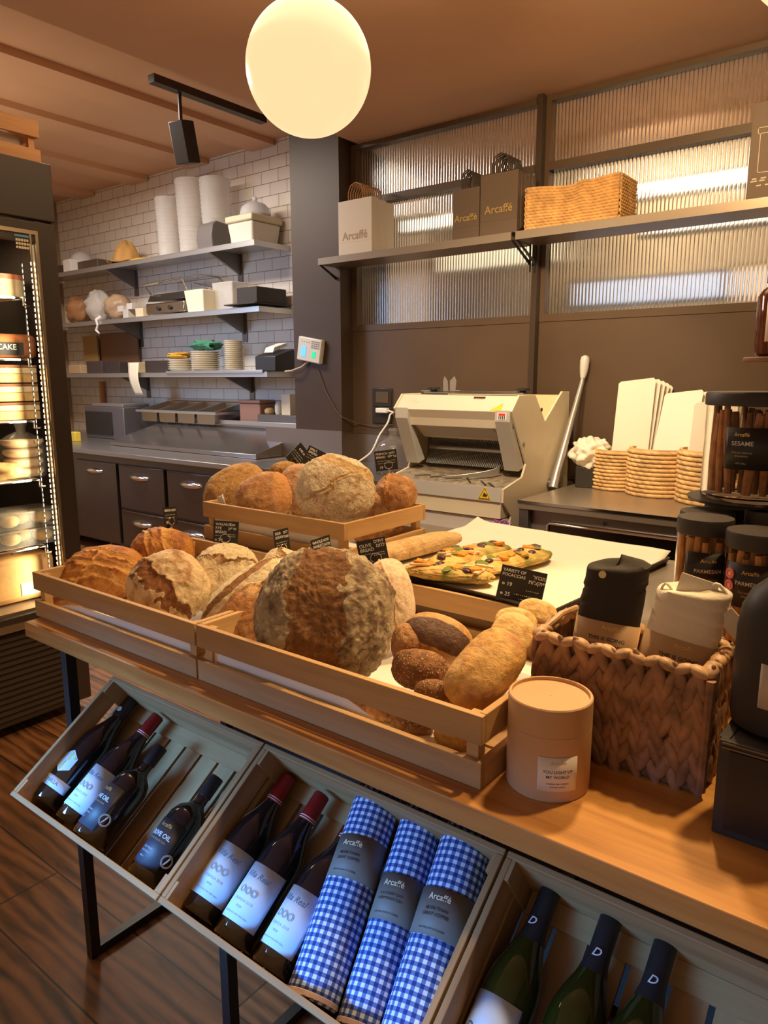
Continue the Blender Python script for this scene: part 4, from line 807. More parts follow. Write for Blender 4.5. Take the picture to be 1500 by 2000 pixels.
MB().prism([(3.15, .885), (3.156, .955), (3.17, .955), (3.17, .885)], a, b, 'x').build('steel_front', mat('polished_steel', (.82, .78, .70), .25, .5, bump=.1, bscale=5), sl, world=True, smooth=0)
MB().prism([(3.158, .80), (3.158, .883), (3.19, .883), (3.24, .80)], a, b, 'x').build('cream_strip', cream_p, sl, world=True, smooth=0)
MB().box(a, b, 3.168, 3.25, .60, .80-.006).build('lower_panel', mat('lower_grey', (.78, .74, .67), .3, .2), sl, world=True, bevel=.004)
MB().box(a, b, 3.26, 3.9, .03, .6).build('base_body', mat('lower_grey2', (.35, .33, .3), .4), sl, world=True, smooth=0)
MB().box(a, b, 3.80, 3.9, .9, 1.40).box(a, b, 3.60, 3.8, 1.0, 1.2).build('infeed_back', mat('infeed_cream', (.80, .66, .38), .4), sl, world=True, smooth=0)
for s, x in ((1, a+.12), (-1, b-.10)):
    mb = MB(); mb.grid(lambda u, v, s=s, x=x: (x + s*(.02-.0+.25*u*u), 3.36-.18*u+.02*math.sin(PI*u), 1.0+.035*(1-u)*(1 if v > .5 else 0)+.008*v+.0-.025*u), 12, 3)
    if s < 0: mb.build('bread_guide', mat('guide_steel', (.5, .46, .4), .35, .7), sl, world=True, solid=.004, smooth=60)
    else: mb.b.free()
mb = MB(); mb.box(a+.1, b-.0, 3.36, 3.44, 1.412, 1.420).box(a+.05, b-.02, 3.40, 3.42, 1.420, 1.426)
mb.build('top_rail', steel_d, sl, world=True, bevel=.002)
for x in (a+.14, b-.02): MB().cyl(.018, 1.421, 1.432, 16, Tm(x, 3.40, 0)).cyl(.034, 1.432, 1.444, 20, Tm(x, 3.40, 0)).build('top_knob', black_p, sl, world=True)
for s in (-1, 1): MB().prism([(-.01*0-.02, 0), (.012, 0), (.012+s*.006, .06), (-.004+s*.010, .085), (-.022, .06)], 3.40, 3.404, 'y', Tm(a+.245+s*.022, 0, 1.42)).build('wing_clamp', mat('wing_steel', (.5, .46, .42), .35, .6), sl, world=True, smooth=0)
yel = mat('warning_yellow', (.85, .55, .02), .45)
Hm = lambda x, z: frame((x, 3.232+(z-1.338)*1.02 + 0, z), (1, 0, 0), (0, .707, .707), (0, -.707, .707))
def hoodM(x, s): # s metres up the sloping hood front
    y0, z0, y1, z1 = 3.228, 1.33, 3.302, 1.405; L_ = math.hypot(y1-y0, z1-z0); return frame((x, y0+(y1-y0)*s/L_, z0+(z1-z0)*s/L_), (1, 0, 0), (0, (y1-y0)/L_, (z1-z0)/L_), (0, -(z1-z0)/L_, (y1-y0)/L_))
M_ = hoodM(b-.085, .022) 
st = MB().prism([(-.032, -.016), (.03, -.016), (.024, .034)], .0005, .0015, 'z').build('warning_sticker', yel, sl, WM[sl.name].inverted() @ M_, smooth=0)
M_ = frame((b-.043, 3.2245, 1.305), (1, 0, 0), (0, .03, 1), (0, -1, .03))
st = MB().box(-.026, .026, -.018, .02, .0005, .0015).build('info_sticker', mat('sticker_white', (.8, .78, .74), .5), sl, WM[sl.name].inverted() @ M_, smooth=0)
MB().box(-.019, .019, .005, .016, .0016, .002).build('red_header', mat('sticker_red', (.7, .05, .03), .5), st, smooth=0)
mb = MB()
for k in range(4): mb.box(-.018+.010*k, -.013+.010*k, -.014, .004, .0016, .002)
mb.build('figures', ink, st, smooth=0)
text([('JAC', .024, 0, .0), ('BREAD SLICERS', .010, .01, -.014)], mat('red_print', (.75, .16, .08), .5), WM[sl.name].inverted() @ hoodM(a+.09, .062), sl, name='red_emblem')
MB().box(-.035, .035, -.007, .007, .0005, .004).build('maker_plate', chrome, sl, WM[sl.name].inverted() @ hoodM(b-.21, .088), smooth=0)
M_ = frame((b-.09, 3.1525, .92), (1, 0, 0), (0, .08, 1), (0, -1, .08))
st = MB().prism([(-.038, -.028), (.038, -.028), (0, .038)], .0005, .0015, 'z').build('hazard_triangle', yel, sl, WM[sl.name].inverted() @ M_, smooth=0)
mb = MB(); mb.tube([(-.031, -.023, .002), (.031, -.023, .002), (0, .030, .002)], .0022, 4, closed=True).prism([(-.012, -.014), (.014, -.014), (.016, -.004), (.004, .002), (-.002, .010), (-.006, .0)], .0016, .0022, 'z')
mb.build('hazard_symbol', ink, st, smooth=0)
for y, z in ((3.55, 1.33), (3.36, 1.16)): MB().cyl(.010, 0, .004, 12, Tm(XR, y, z) @ R('Y', 90)).build('bolt', steel_d, sl, world=True)
lv = [(XR+.035, 3.66, .90), (XR+.035, 3.70, .98), (XR+.035, 3.86, 1.25), (XR+.035, 3.985, 1.46), (XR+.035, 4.01, 1.52)]
MB().tube(lv, [.026, .022, .018, .013, .012], 14).build('lever_arm', mat('lever_grey', (.42, .40, .38), .35, .5), sl, world=True)
MB().tube([(XR+.035, 3.995, 1.49), (XR+.035, 4.005, 1.515), (XR+.035, 4.012, 1.55), (XR+.035, 4.017, 1.59), (XR+.035, 4.02, 1.612), (XR+.035, 4.021, 1.62)], [.013, .020, .025, .027, .022, .008], 16).build('lever_grip', mat('grip_grey', (.60, .58, .53), .35), sl, world=True)
MB().cyl(.03, 0, .05, 16, Tm(XR, 3.68, .92) @ R('Y', 90)).build('lever_pivot', steel_d, sl, world=True)
mb = MB(); r = random.Random(4)
mb.box(-1.72, -1.65, 3.07, 3.11, 0, .63)
for i in range(60):
    x, y = -1.73+.09*r.random(), 3.06+.07*r.random(); mb.tube([(x, y, .62), (x+.03*(r.random()-.3), y-.03*r.random(), .77+.04*r.random())], .004, 5)
mb.build('brush_bristles', mat('purple_bristle', (.42, .10, .50), .5), world=True, label='purple brush bristles between the slicer and the steel counter', cat='brush')
# ================================================================ STEEL COUNTER WITH DRAWER (right)
st_ = thing('steel_counter', 'stainless steel work counter with recessed drawer below the tissue baskets', 'counter', (-.4, 3.6, 0))
MB().box(-1.64, .9, 3.20, YW-.011, .855, .9).build('worktop', mat('worktop_warm', (.52, .45, .36), .3, .75, bump=.05, bscale=5), st_, world=True, bevel=.004)
MB().box(-1.63, .88, 3.25, 4.0, .0, .855).build('cabinet_body', mat('cab_steel', (.42, .38, .33), .35, .75, bump=.05, bscale=4), st_, world=True, smooth=0)
MB().box(-1.635, -1.585, 3.205, 3.25, .0, .855).build('corner_leg', steel_d, st_, world=True, bevel=.003)
for x0 in (-1.50, -.82, -.14):
    d = MB().box(x0, x0+.64, 3.238, 3.252, .25, .79).build('drawer_front', mat('drawer_dark', (.13, .11, .095), .25, 1), st_, world=True, bevel=.004)
    MB().tube([(x0+.01, 3.232, .40), (x0+.01, 3.232, .785), (x0+.02, 3.232, .795), (x0+.62, 3.232, .795), (x0+.63, 3.232, .785), (x0+.63, 3.232, .40)], .007, 8).build('drawer_frame', chrome, d, world=True)
MB().box(-1.64, .9, 3.1965, 3.1995, .886, .8995).build('edge_highlight_strip', chrome, st_, world=True, smooth=0)  # thin chrome strip added as the bright highlight along the worktop edge
MB().cyl(.010, 0, .006, 14, Tm(-1.21, 3.247, .825) @ R('X', 90)).build('keyhole', chrome, st_, world=True)
# tissue cup
c = atZ(1151, 950, .9); cx, cy = c.x, 3.82
cc = atY(1151, 930, 3.84)
t = thing('tissue_cup', 'small black cup holding crumpled white tissue on the steel counter', 'cup', (cc.x, 3.84, .9))
MB().box(-.065, .065, -.065, .065, .001, .115).build('cup_body', black_p, t, Tm(0, 0, 0) @ R('Z', 12), bevel=.004)
mb = MB()
def tis(u, v):
    a_ = 2*PI*u; b_ = PI*(.05+.9*v); d = Vector((math.sin(b_)*math.cos(a_), math.sin(b_)*math.sin(a_), -math.cos(b_))); k = 1+.42*noise.noise(d*2.2+Vector((3, 1, 2)))+.12*noise.noise(d*5)
    return (d.x*.105*k, d.y*.09*k, .185+d.z*.085*k)
mb.grid(tis, 72, 40, wrap=True); tt = mb.build('tissue', mat('tissue_white', (.86, .80, .68), .8, bump=.3, bscale=30), None, WM[t.name], smooth=50, label='crumpled white tissue puffing out of the black cup', cat='tissue')
# round woven baskets with paper bags
wick = mat('water_hyacinth', (.66, .43, .19), .7, bump=.5, bscale=120, var=.28, vscale=14)
def round_basket(label, px, py, Y, r, h, rows=11):
    c = atY(px, py, Y); t = thing('woven_basket', label, 'basket', (c.x, Y, .9005), 'round woven baskets on the steel counter')
    mb = MB(); nb = 22
    def fn(u, v):
        row = v*rows; k = min(rows-1, int(row)); f = row-k
        a_ = 2*PI*u; ph = a_*nb + k*PI*.9; br = abs(math.sin(ph/2+ (f-.5)*1.4))**.5
        rr = r + .017*math.sqrt(max(0, 1-(2*f-1)**2))*(.45+.55*br)
        return (rr*math.cos(a_), rr*math.sin(a_), h*v)
    mb.grid(fn, nb*8, rows*7, wrap=True); mb.build('woven_wall', wick, t, smooth=50)
    MB().cyl(r-.004, .001, .006, 32).lathe([(r+.006, h-.004), (r+.006, h+.006), (r-.008, h+.006), (r-.008, .006)], 40, cap=False).build('basket_lining', wick, t)
    return c
def bags(label, c, w, h, n, lean, rz, sk=0, group='white paper bags standing in the round baskets', z=.92):
    for i in range(n):
        mb = MB(); d = .004
        pts = [(-w/2, 0), (w/2, 0), (w/2+sk, h), (w/2+sk-.012, h+.012), (-w/2+sk+.012, h-.008*i % .02), (-w/2+sk, h-.01)]
        M = Tm(c[0], c[1], z) @ R('Z', rz+i*2.5) @ R('X', lean-i*1.2) @ R('Y', -3+i*2.2) @ Tm(i*.006, i*.012, 0)
        mb.prism(pts, 0, .0022, 'y')
        mb.build('paper_bag', mat('bag_cream', (.86, .80, .68), .7), None, M, smooth=0, label='%s, %s' % (label, ('frontmost sheet', 'second sheet', 'third sheet', 'fourth sheet', 'fifth sheet', 'sixth sheet')[i]), cat='paper bag', group=group)
c1 = round_basket('left round woven basket half hidden by the crumpled tissue', 1208, 935, 3.88, .13, .21)
bags('tall white paper bag in the left round basket', (c1.x+.07, 3.80), .185, .56, 5, -6, 14, .05)
c2 = round_basket('middle round woven basket, fully visible, with white paper bags', 1286, 945, 3.80, .148, .235)
bags('wide white paper bag in the middle round basket', (c2.x+.03, 3.78), .22, .50, 5, -6, -20, .07)
c3 = round_basket('right round woven basket partly behind the glass breadstick jar', 1400, 958, 3.72, .175, .25)
bags('white paper bag in the right round basket', (c3.x-.05, 3.70), .19, .46, 3, -6, 24, .05)
# ================================================================ RIGHT WALL SHELF ITEMS
ZS = 2.2865
brown_bag = mat('dark_paper_bag', (.125, .085, .055), .6, bump=.15, bscale=30)
def carrier(label, px0, px1, Y, h, d, m, hm, logo_z, logo_s, lm, n_extra=0, group=None, z=ZS, nh=6):
    a, b = atY(px0, 450, Y), atY(px1, 450, Y); w = b.x-a.x; cx = (a.x+b.x)/2
    t = thing('paper_carrier_bag', label, 'paper bag', (cx, Y+d/2, z), group)
    mb = MB(); k = 1+n_extra
    for i in range(k):
        o = i*(d/k if k > 1 else 0); e = d/k-.002 if k > 1 else d
        mb.box(-w/2+.003*(i % 2), w/2+.002*i, -d/2+o, -d/2+o+e, 0, h-.006*(i % 3))
    body = mb.build('bag_body', m, t, smooth=0, bevel=.0015)
    MB().box(-w/2+.001, w/2-.001, -d/2-.0008, -d/2, h*.235, h*.243).build('bag_fold', m, body, smooth=0)
    for i in range(nh):
        y = -d/2+.012+i*(d-.02)/nh; s = w*.21
        MB().tube([(-s, y, h-.02), (-s*1.02, y, h+.05), (-s*.75, y+.003, h+.09), (0, y+.004*i % .01, h+.103), (s*.75, y, h+.09), (s*1.02, y, h+.05), (s, y, h-.02)], .0042, 6).build('twisted_handle', hm, t, smooth=60)
    text([('Arcaffé', logo_s, 0, 0)], lm, Tm(0, -d/2-.001, logo_z) @ R('X', 90), body)
kraft_cord = mat('kraft_cord', (.48, .26, .10), .7); dark_cord = mat('dark_cord', (.05, .035, .025), .7)
carrier('white paper carrier bag with brown twisted handles, leftmost on the wall shelf', 661, 726, 3.765, .335, .23, mat('white_bag', (.80, .74, .64), .65, bump=.08, bscale=20), kraft_cord, .115, .072, mat('brown_gold_print', (.36, .26, .13), .5, .2), 2, 'paper carrier bags on the wall shelf', nh=9)
carrier('smaller dark brown paper carrier bag between the white bag and the larger dark bag', 884, 935, 3.765, .275, .13, brown_bag, dark_cord, .115, .052, gold, 3, 'paper carrier bags on the wall shelf', nh=6)
carrier('larger dark brown paper carrier bag stack left of the wicker basket', 937, 1009, 3.762, .325, .20, brown_bag, dark_cord, .135, .060, gold, 4, 'paper carrier bags on the wall shelf', nh=8)
# rectangular seagrass basket
a, b = atY(1027, 440, 3.765), atY(1208, 410, 3.765); bx0, bx1 = a.x, b.x
wick2 = mat('seagrass', (.66, .38, .14), .7, bump=.5, bscale=120, var=.25, vscale=18)
t = thing('seagrass_basket', 'rectangular golden woven basket with curved handle rim on the right wall shelf', 'basket', ((bx0+bx1)/2, 3.87, ZS))
def weave_face(p00, du, dv, nrm, nu, nv, amp, mb, rim=None):
    p00, du, dv, nrm = map(Vector, (p00, du, dv, nrm))
    def fn(u, v):
        cu, cv = u*nu, v*nv; i, j = int(cu), int(cv); fu, fv = cu-i, cv-j
        s = fu + (j % 2)*.5; a_ = abs(math.sin(PI*s))**.7 * abs(math.sin(PI*fv))**.5 if v < 1 else .5
        top = rim(u) if rim else 1
        return p00 + du*u + dv*v*top + nrm*amp*a_
    mb.grid(fn, nu*4, nv*4)
bh, bd = .215, .22
rim = lambda u: 1+.05*math.cos(2*PI*(u))+.06*math.exp(-((u-.62)/.07)**2) - .03
mb = MB()
weave_face((bx0, 3.765, ZS), (bx1-bx0, 0, 0), (0, 0, bh), (0, -1, 0), 17, 14, .008, mb, rim)
weave_face((bx1, 3.765, ZS), (0, bd, 0), (0, 0, bh), (1, 0, 0), 8, 14, .008, mb)
weave_face((bx1, 3.765+bd, ZS), (bx0-bx1, 0, 0), (0, 0, bh), (0, 1, 0), 17, 14, .008, mb)
weave_face((bx0, 3.765+bd, ZS), (0, -bd, 0), (0, 0, bh), (-1, 0, 0), 8, 14, .008, mb)
mb.box(bx0, bx1, 3.767, 3.765+bd, ZS+.001, ZS+.008)
mb.build('woven_wall', wick2, t, world=True, smooth=60, solid=-.006)
# framed board with gift box drawing on the far right of the shelf
a = atY(1462, 320, 3.80)
t = thing('menu_board', 'dark brown board with white gift box line drawing at the right of the wall shelf', 'board', (a.x+.25, 3.8, ZS))
MB().box(a.x, a.x+.50, 3.80, 3.82, ZS, ZS+.42).build('board_panel', mat('board_brown', (.13, .08, .05), .5), t, world=True, smooth=0, bevel=.002)
lw = mat('line_white', (.72, .62, .48), .6); mb = MB()
def ln(x0, z0, x1, z1, w=.003): mb.box(a.x+min(x0, x1)-w/2, a.x+max(x0, x1)+w/2, 3.7985, 3.7998, ZS+min(z0, z1)-w/2, ZS+max(z0, z1)+w/2)
for q in ((.04, .12, .40, .12), (.04, .12, .04, .285), (.40, .12, .40, .285), (.03, .285, .42, .285), (.03, .31, .42, .31), (.03, .285, .03, .31), (.42, .285, .42, .31), (.07, .31, .07, .37), (.078, .31, .078, .37), (.12, .24, .36, .24)): ln(*q)
mb.build('box_drawing', lw, t, world=True, smooth=0)
mb = MB(); rr_ = random.Random(3)
for k, (z_, x_) in enumerate(((.095, .02), (.085, .015), (.065, .04))):
    x_ = a.x+x_
    for i in range(12): mb.box(x_+i*.036, x_+i*.036+.026*rr_.uniform(.6, 1.1), 3.7985, 3.7998, ZS+z_-.003, ZS+z_+.003)
mb.build('small_lettering', lw, t, world=True, smooth=0)
# ---------------------------------------------------------------- column items: alarm keypad, cables, socket
M_ = frame(((-3.70), YC-.022, 1.69), (1, 0, -.16), (.16, 0, 1), (0, -1, 0))
t = thing('alarm_keypad', 'white alarm keypad with glowing blue and green buttons on the dark column', 'keypad', M=frame((-3.69, YC-.022, 1.695), (1, 0, -.17), (.17, 0, 1), (0, -1, 0)))
MB().box(-.115, .115, -.085, .085, -.02, .02).build('keypad_case', mat('keypad_white', (.72, .70, .64), .4), t, bevel=.008)
MB().box(-.075, -.028, -.055, .02, .0202, .022).build('blue_screen', mat('blue_led', (.1, .4, 1), .4, emit=(.12, .42, 1), es=1.1), t, smooth=0)
MB().box(.035, .068, -.05, -.005, .0202, .022).build('green_button', mat('green_led', (0, .6, .2), .4, emit=(.02, .6, .25), es=.9), t, smooth=0)
mb = MB()
for i in range(4):
    for j in range(4): mb.box(.018+.022*i, .034+.022*i, .018+.014*j, .025+.014*j, .0202, .022)
for i in range(4): mb.box(-.08+.024*i, -.074+.024*i, .05, .056, .0202, .0215)
mb.build('keys', mat('key_grey', (.3, .28, .25), .5), t, smooth=0)
MB().tube([(-3.72, YC-.012, 1.62), (-3.78, YC-.03, 1.575), (-3.86, YC-.05, 1.55), (-3.95, YC-.03, 1.545)], .006, 8).build('keypad_cable', mat('pale_cable', (.6, .52, .4), .5), world=True, label='pale cable looping from the alarm keypad toward the printer', cat='cable')
pts = [atY(x, y, YC-.008) for x, y in ((621, 722), (636, 764), (655, 800), (668, 815))]+[Vector((-3.36, YW-.012, 1.17)), Vector((-3.2, YW-.012, 1.155)), Vector((-3.05, YW-.012, 1.175))]
MB().tube(pts, .0035, 6).build('thin_cable', mat('brown_cable', (.13, .085, .055), .5), world=True, label='thin brown cable hanging down the dark column', cat='cable')
t = thing('wall_socket', 'dark double wall socket with white plug beside the slicer', 'socket', (-3.15, YW-.012, 1.28))
MB().box(-3.235, -3.065, YW-.012, YW-.001, 1.30, 1.425).box(-3.235, -3.065, YW-.012, YW-.001, 1.18, 1.295).build('socket_plate', mat('socket_black', (.03, .025, .02), .3), t, world=True, bevel=.003)
MB().box(-3.20, -3.09, YW-.016, YW-.0125, 1.325, 1.40).build('socket_window', mat('socket_brown', (.10, .07, .045), .25), t, world=True, smooth=0)
t = thing('white_plug', 'white plug with curving white cord in the socket left of the slicer', 'plug', (-3.12, YW-.03, 1.25))
MB().box(-3.175, -3.075, YW-.055, YW-.0165, 1.255, 1.288).build('plug_body', mat('plug_white', (.85, .82, .76), .4), t, world=True, bevel=.006)
pts = [Vector((-3.08, YW-.04, 1.272)), Vector((-3.02, YW-.05, 1.262)), atY(762, 810, 3.95), atY(757, 826, 3.9), atY(741, 850, 3.85), atY(732, 870, 3.8), atY(722, 886, 3.7), atY(700, 902, 3.6)]
def smooth_pts(P, n=6):
    out = []
    for i in range(len(P)-1):
        p0, p1, p2, p3 = P[max(0, i-1)], P[i], P[i+1], P[min(len(P)-1, i+2)]
        for k in range(n):
            s = k/n; out.append(.5*((2*p1)+(p2-p0)*s+(2*p0-5*p1+4*p2-p3)*s*s+(3*p1-p0-3*p2+p3)*s**3))
    return out+[P[-1]]
MB().tube(smooth_pts([Vector(p) for p in pts]), .006, 8).build('cord', mat('plug_white', (.85, .82, .76), .4), t, world=True)
# demijohn
glass = mat('clear_glass', (.95, .95, .93), .03, 0, trans=1, ior=1.35)
c = atY(768, 905, 3.66)
MB().lathe([(.10, 0), (.118, .012), (.12, .03), (.12, .12), (.11, .17), (.08, .205), (.04, .225), (.026, .235), (.024, .26), (.032, .264), (.032, .275), (.022, .28)], 40, cap=False).build('glass_demijohn', mat('smoke_glass', (.82, .80, .78), .04, 0, trans=.92, ior=1.3), None, Tm(c.x, 3.66, .9005), solid=.003, label='round clear glass demijohn bottle on the counter left of the slicer', cat='bottle')
# ================================================================ TALL DISPLAY FRIDGE (left)
XF = -2.95
fr = thing('display_fridge', 'tall dark glass door display fridge with lit cakes at the left edge', 'fridge', (-3.35, 1.05, 0))
fd = mat('fridge_dark', (.05, .036, .027), .45); fi = mat('fridge_inside', (.10, .085, .07), .45)
y0, y1 = .15, 1.63
MB().box(-3.75, XF-.02, y0, y1, .06, .46).build('cabinet_base', fd, fr, world=True, smooth=0, bevel=.004)
MB().box(-3.75, XF, y0, y1, 2.12, 2.34).build('cabinet_header', fd, fr, world=True, smooth=0, bevel=.004)
MB().box(-3.75, XF-.03, y1-.03, y1, .46, 2.12).build('side_wall', fd, fr, world=True, smooth=0)
MB().box(-3.75, XF-.03, y0, y0+.03, .46, 2.12).build('side_wall', fd, fr, world=True, smooth=0)
MB().box(-3.75, -3.70, y0+.03, y1-.03, .46, 2.12).build('rear_wall', fi, fr, world=True, smooth=0)
mb = MB()
for i in range(14): mb.box(XF-.019, XF-.012, y0+.05, y1-.12, .09+i*.026, .103+i*.026)
mb.build('louvre_grille', mat('grille_brown', (.06, .043, .032), .5), fr, world=True, smooth=0)
gt = mat('door_trim', (.62, .50, .33), .3, .85)
d = MB().box(XF-.028, XF, y1-.085, y1-.004, .47, 2.11).box(XF-.028, XF, y0, y0+.07, .47, 2.11).box(XF-.028, XF, y0+.07, y1-.085, 2.03, 2.11).box(XF-.028, XF+.002, y0+.07, y1-.085, .47, .53).build('door_frame', fd, fr, world=True, bevel=.003)
MB().box(XF, XF+.004, y1-.092, y1-.080, .52, 2.075).box(XF, XF+.004, y1-.115, y1-.108, .52, 2.06).box(XF, XF+.004, y0+.05, y1-.092, 2.060, 2.075).box(XF, XF+.006, y0+.02, y1-.08, .47, .50).build('door_trim', gt, d, world=True, smooth=0)
MB().box(XF-.014, XF-.010, y0+.07, y1-.085, .53, 2.03).build('door_glass', mat('door_glass', (1, 1, 1), .0, 0, trans=1, ior=1.05, spec=.3), d, world=True, smooth=0)
led = mat('led_strip', (1, 1, 1), .4, emit=(1, .86, .62), es=7)
ly = atX(60, 490, XF-.056).y
_lm = MB()
for _k in range(62): _lm.box(XF-.060, XF-.052, ly-.004, ly+.004, .56+.0228*_k, .572+.0228*_k)
_lm.build('led_strip', led, fr, world=True, smooth=0)
MB().box(XF-.075, XF-.045, ly+.008, ly+.018, .50, 2.03).build('led_channel', mat('led_channel', (.6, .5, .36), .35, .6), fr, world=True, smooth=0)
area('fridge_light', (-3.1, 1.2, 2.08), (-3.25, 1.15, .6), .5, 5, (1, .80, .50))
area('fridge_side_light', (XF-.06, 1.47, 1.25), (-3.3, 1.0, 1.25), .05, 3.0, (1, .82, .52), 'RECTANGLE', 160, 1.4)
# sticker on the glass
for_st = atX(44, 468, XF+.004)
t = thing('door_sticker', 'blue and white notice sticker on the fridge glass', 'sticker', (XF, for_st.y, for_st.z-.08))
mb = MB(); yy, zz = for_st.y, for_st.z
for j in range(3):
    for i in range(5): mb.box(XF+.001, XF+.002, yy-.026+.0105*i, yy-.018+.0105*i, zz-.034+.014*j, zz-.025+.014*j)
mb.build('sticker_marks', mat('sticker_cream', (.75, .65, .45), .5), t, world=True, smooth=0)
MB().box(XF+.001, XF+.002, yy-.030, yy+.030, zz+.010, zz+.018).build('sticker_band', mat('sticker_blue', (.10, .35, .6), .5), t, world=True, smooth=0)
XI = -3.16
shz = [atX(x, y, XF-.09).z for x, y in ((50, 583), (66, 703), (76, 822), (88, 935), (97, 1064))]
for i, z in enumerate(shz):
    mb = MB(); mb.tube([(XF-.09, y0+.05, z), (XF-.09, ly-.035, z), (-3.62, ly-.035, z), (-3.62, y0+.05, z)], .005, 6, closed=True)
    for k in range(18): x = -3.6+k*.03; mb.tube([(x, y0+.05, z), (x, ly-.036, z)], .0022, 5)
    mb.tube([(XF-.09, ly-.035, z), (XF-.09, ly-.035, z-.03), (XF-.075, ly-.015, z-.03)], .004, 5)
    mb.build('wire_shelf', chrome, fr, world=True)
mb = MB()
for y in (ly-.026,): mb.box(XF-.094, XF-.090, y, y+.004, .52, 2.0)
mb.tube([(-3.45, 1.33, .55), (-3.45, 1.33, 2.0)], .006)
mb.build('shelf_upright', chrome, fr, world=True)
cakem = mat('cake_sponge', (.80, .50, .20), .6, var=.3, vscale=20, bump=.3); crm = mat('cake_cream', (.85, .68, .42), .6, var=.1, vscale=30)
def fy(px, py, X=XI): return atX(px, py, X).y
# pink cake slice
y = fy(2, 560); z = shz[0]+.006
t = thing('pink_cake', 'pink topped white cake on the top shelf of the display fridge', 'cake', (XI, y, z))
MB().cyl(.085, 0, .07, 32).build('cake_base', crm, t); MB().cyl(.084, .0705, .09, 32).build('pink_topping', mat('pink_icing', (.75, .25, .16), .4), t)
y = fy(12, 690); z = shz[1]+.006
t = thing('loaf_cake', 'brown loaf cake with dark label on the second fridge shelf', 'cake', (XI, y, z))
MB().box(-.07, .07, -.12, .105, 0, .10).build('cake_body', mat('brown_cake', (.50, .18, .06), .6, bump=.5, var=.3, vscale=25), t, bevel=.025)
lb_ = MB().box(.071, .073, -.10, .04, .012, .065).build('cake_label', black_p, t, smooth=0)
text([('CAKE', .032, 0, 0)], chalk, frame((.0738, -.03, .045), (0, 1, 0), (0, 0, 1), (1, 0, 0)), lb_)
for i in range(3):
    y = fy(8, 800); z = shz[2]+.006+i*.077
    t = thing('dessert_box', '%s clear box of striped layered dessert on the third fridge shelf' % ('lowest', 'middle', 'uppermost')[i], 'dessert box', (XI, y, z), 'stacked dessert boxes in the fridge')
    MB().box(-.08, .08, -.12, .115, 0, .036).build('sponge_layer', cakem, t, bevel=.004); MB().box(-.08, .08, -.12, .115, .037, .062).build('cream_layer', crm, t, bevel=.004); MB().box(-.08, .08, -.12, .115, .063, .072).build('cocoa_top', mat('cocoa', (.30, .12, .05), .7), t, smooth=0)
y = fy(44, 930); z = shz[3]+.006
t = thing('bun_bag', 'clear bag of stacked pale buns with twisted top on the fourth fridge shelf', 'bag of buns', (XI+.02, y, z))
pale = mat('pale_bun', (.85, .62, .36), .55, var=.12, vscale=15)
for k in range(4): MB().lathe([(.001, 0), (.07, .002), (.088, .018), (.085, .032), (.05, .042), (.001, .044)], 28, Tm(0, 0, .003+k*.042)).build('bun', pale, t)
MB().lathe([(.09, .004), (.097, .05), (.096, .13), (.08, .165), (.045, .185), (.02, .195), (.02, .21), (.032, .24), (.04, .27)], 24, cap=False).build('plastic_film', mat('bag_film', (.95, .92, .85), .15, 0, trans=.9, ior=1.1, bump=.6, bscale=20), t, R('X', 0))
y = fy(6, 925)
blob('pastry', 'golden pastry in film left of the bun bag in the fridge', 'pastry', (XI+.06, y-.02, shz[3]+.006), (.06, .09, .035), cakem, 77)
for i in range(2):
    y = fy(32, 1060, XI+.02); z = shz[4]+.006+i*.078
    t = thing('pastry_box', '%s clear plastic box of flaky pastries on the fifth fridge shelf' % ('lower', 'upper')[i], 'pastry box', (XI+.02, y, z), 'clear pastry boxes in the fridge')
    for k in range(4): MB().ball(.04, Tm(-.03+.06*(k % 2), -.11+.07*k, .035), 14, 8, 1.4, 1.0, .7).build('pastry', mat('flaky', (.85, .56, .24), .5, bump=.6, var=.25, vscale=30), t)
    MB().hexa([(-.08, -.17, 0), (.08, -.17, 0), (.08, .15, 0), (-.08, .15, 0), (-.095, -.19, .068), (.095, -.19, .068), (.095, .17, .068), (-.095, .17, .068)]).box(-.10, .10, -.195, .175, .069, .073).build('clear_box', mat('box_film', (.95, .93, .88), .1, 0, trans=.85, ior=1.1), t, smooth=0)
y = fy(36, 1190, XI)
t = thing('packaged_loaf', 'film wrapped block loaf with small white label at the bottom of the fridge', 'packaged loaf', (XI, y, .545))
MB().box(-.09, .09, -.20, .14, .002, .20).build('loaf_body', mat('toast_loaf', (.78, .46, .18), .4, var=.15, vscale=10, bump=.3), t, bevel=.025)
MB().box(.091, .0925, -.02, .12, .03, .085).build('white_label', mat('label_cream', (.85, .78, .6), .6), t, smooth=0)
MB().tube([(0, 0, .2), (.01, .02, .23), (.03, .05, .235)], [.03, .012, .03]).build('film_twist', mat('bag_film', (.95, .92, .85), .15, 0, trans=.9, ior=1.1), t)
struct_floor = MB().box(-3.69, XF-.031, y0+.031, y1-.031, .50, .54).build('fridge_floor', mat('fridge_pan', (.5, .4, .28), .4, .5), fr, world=True, smooth=0)
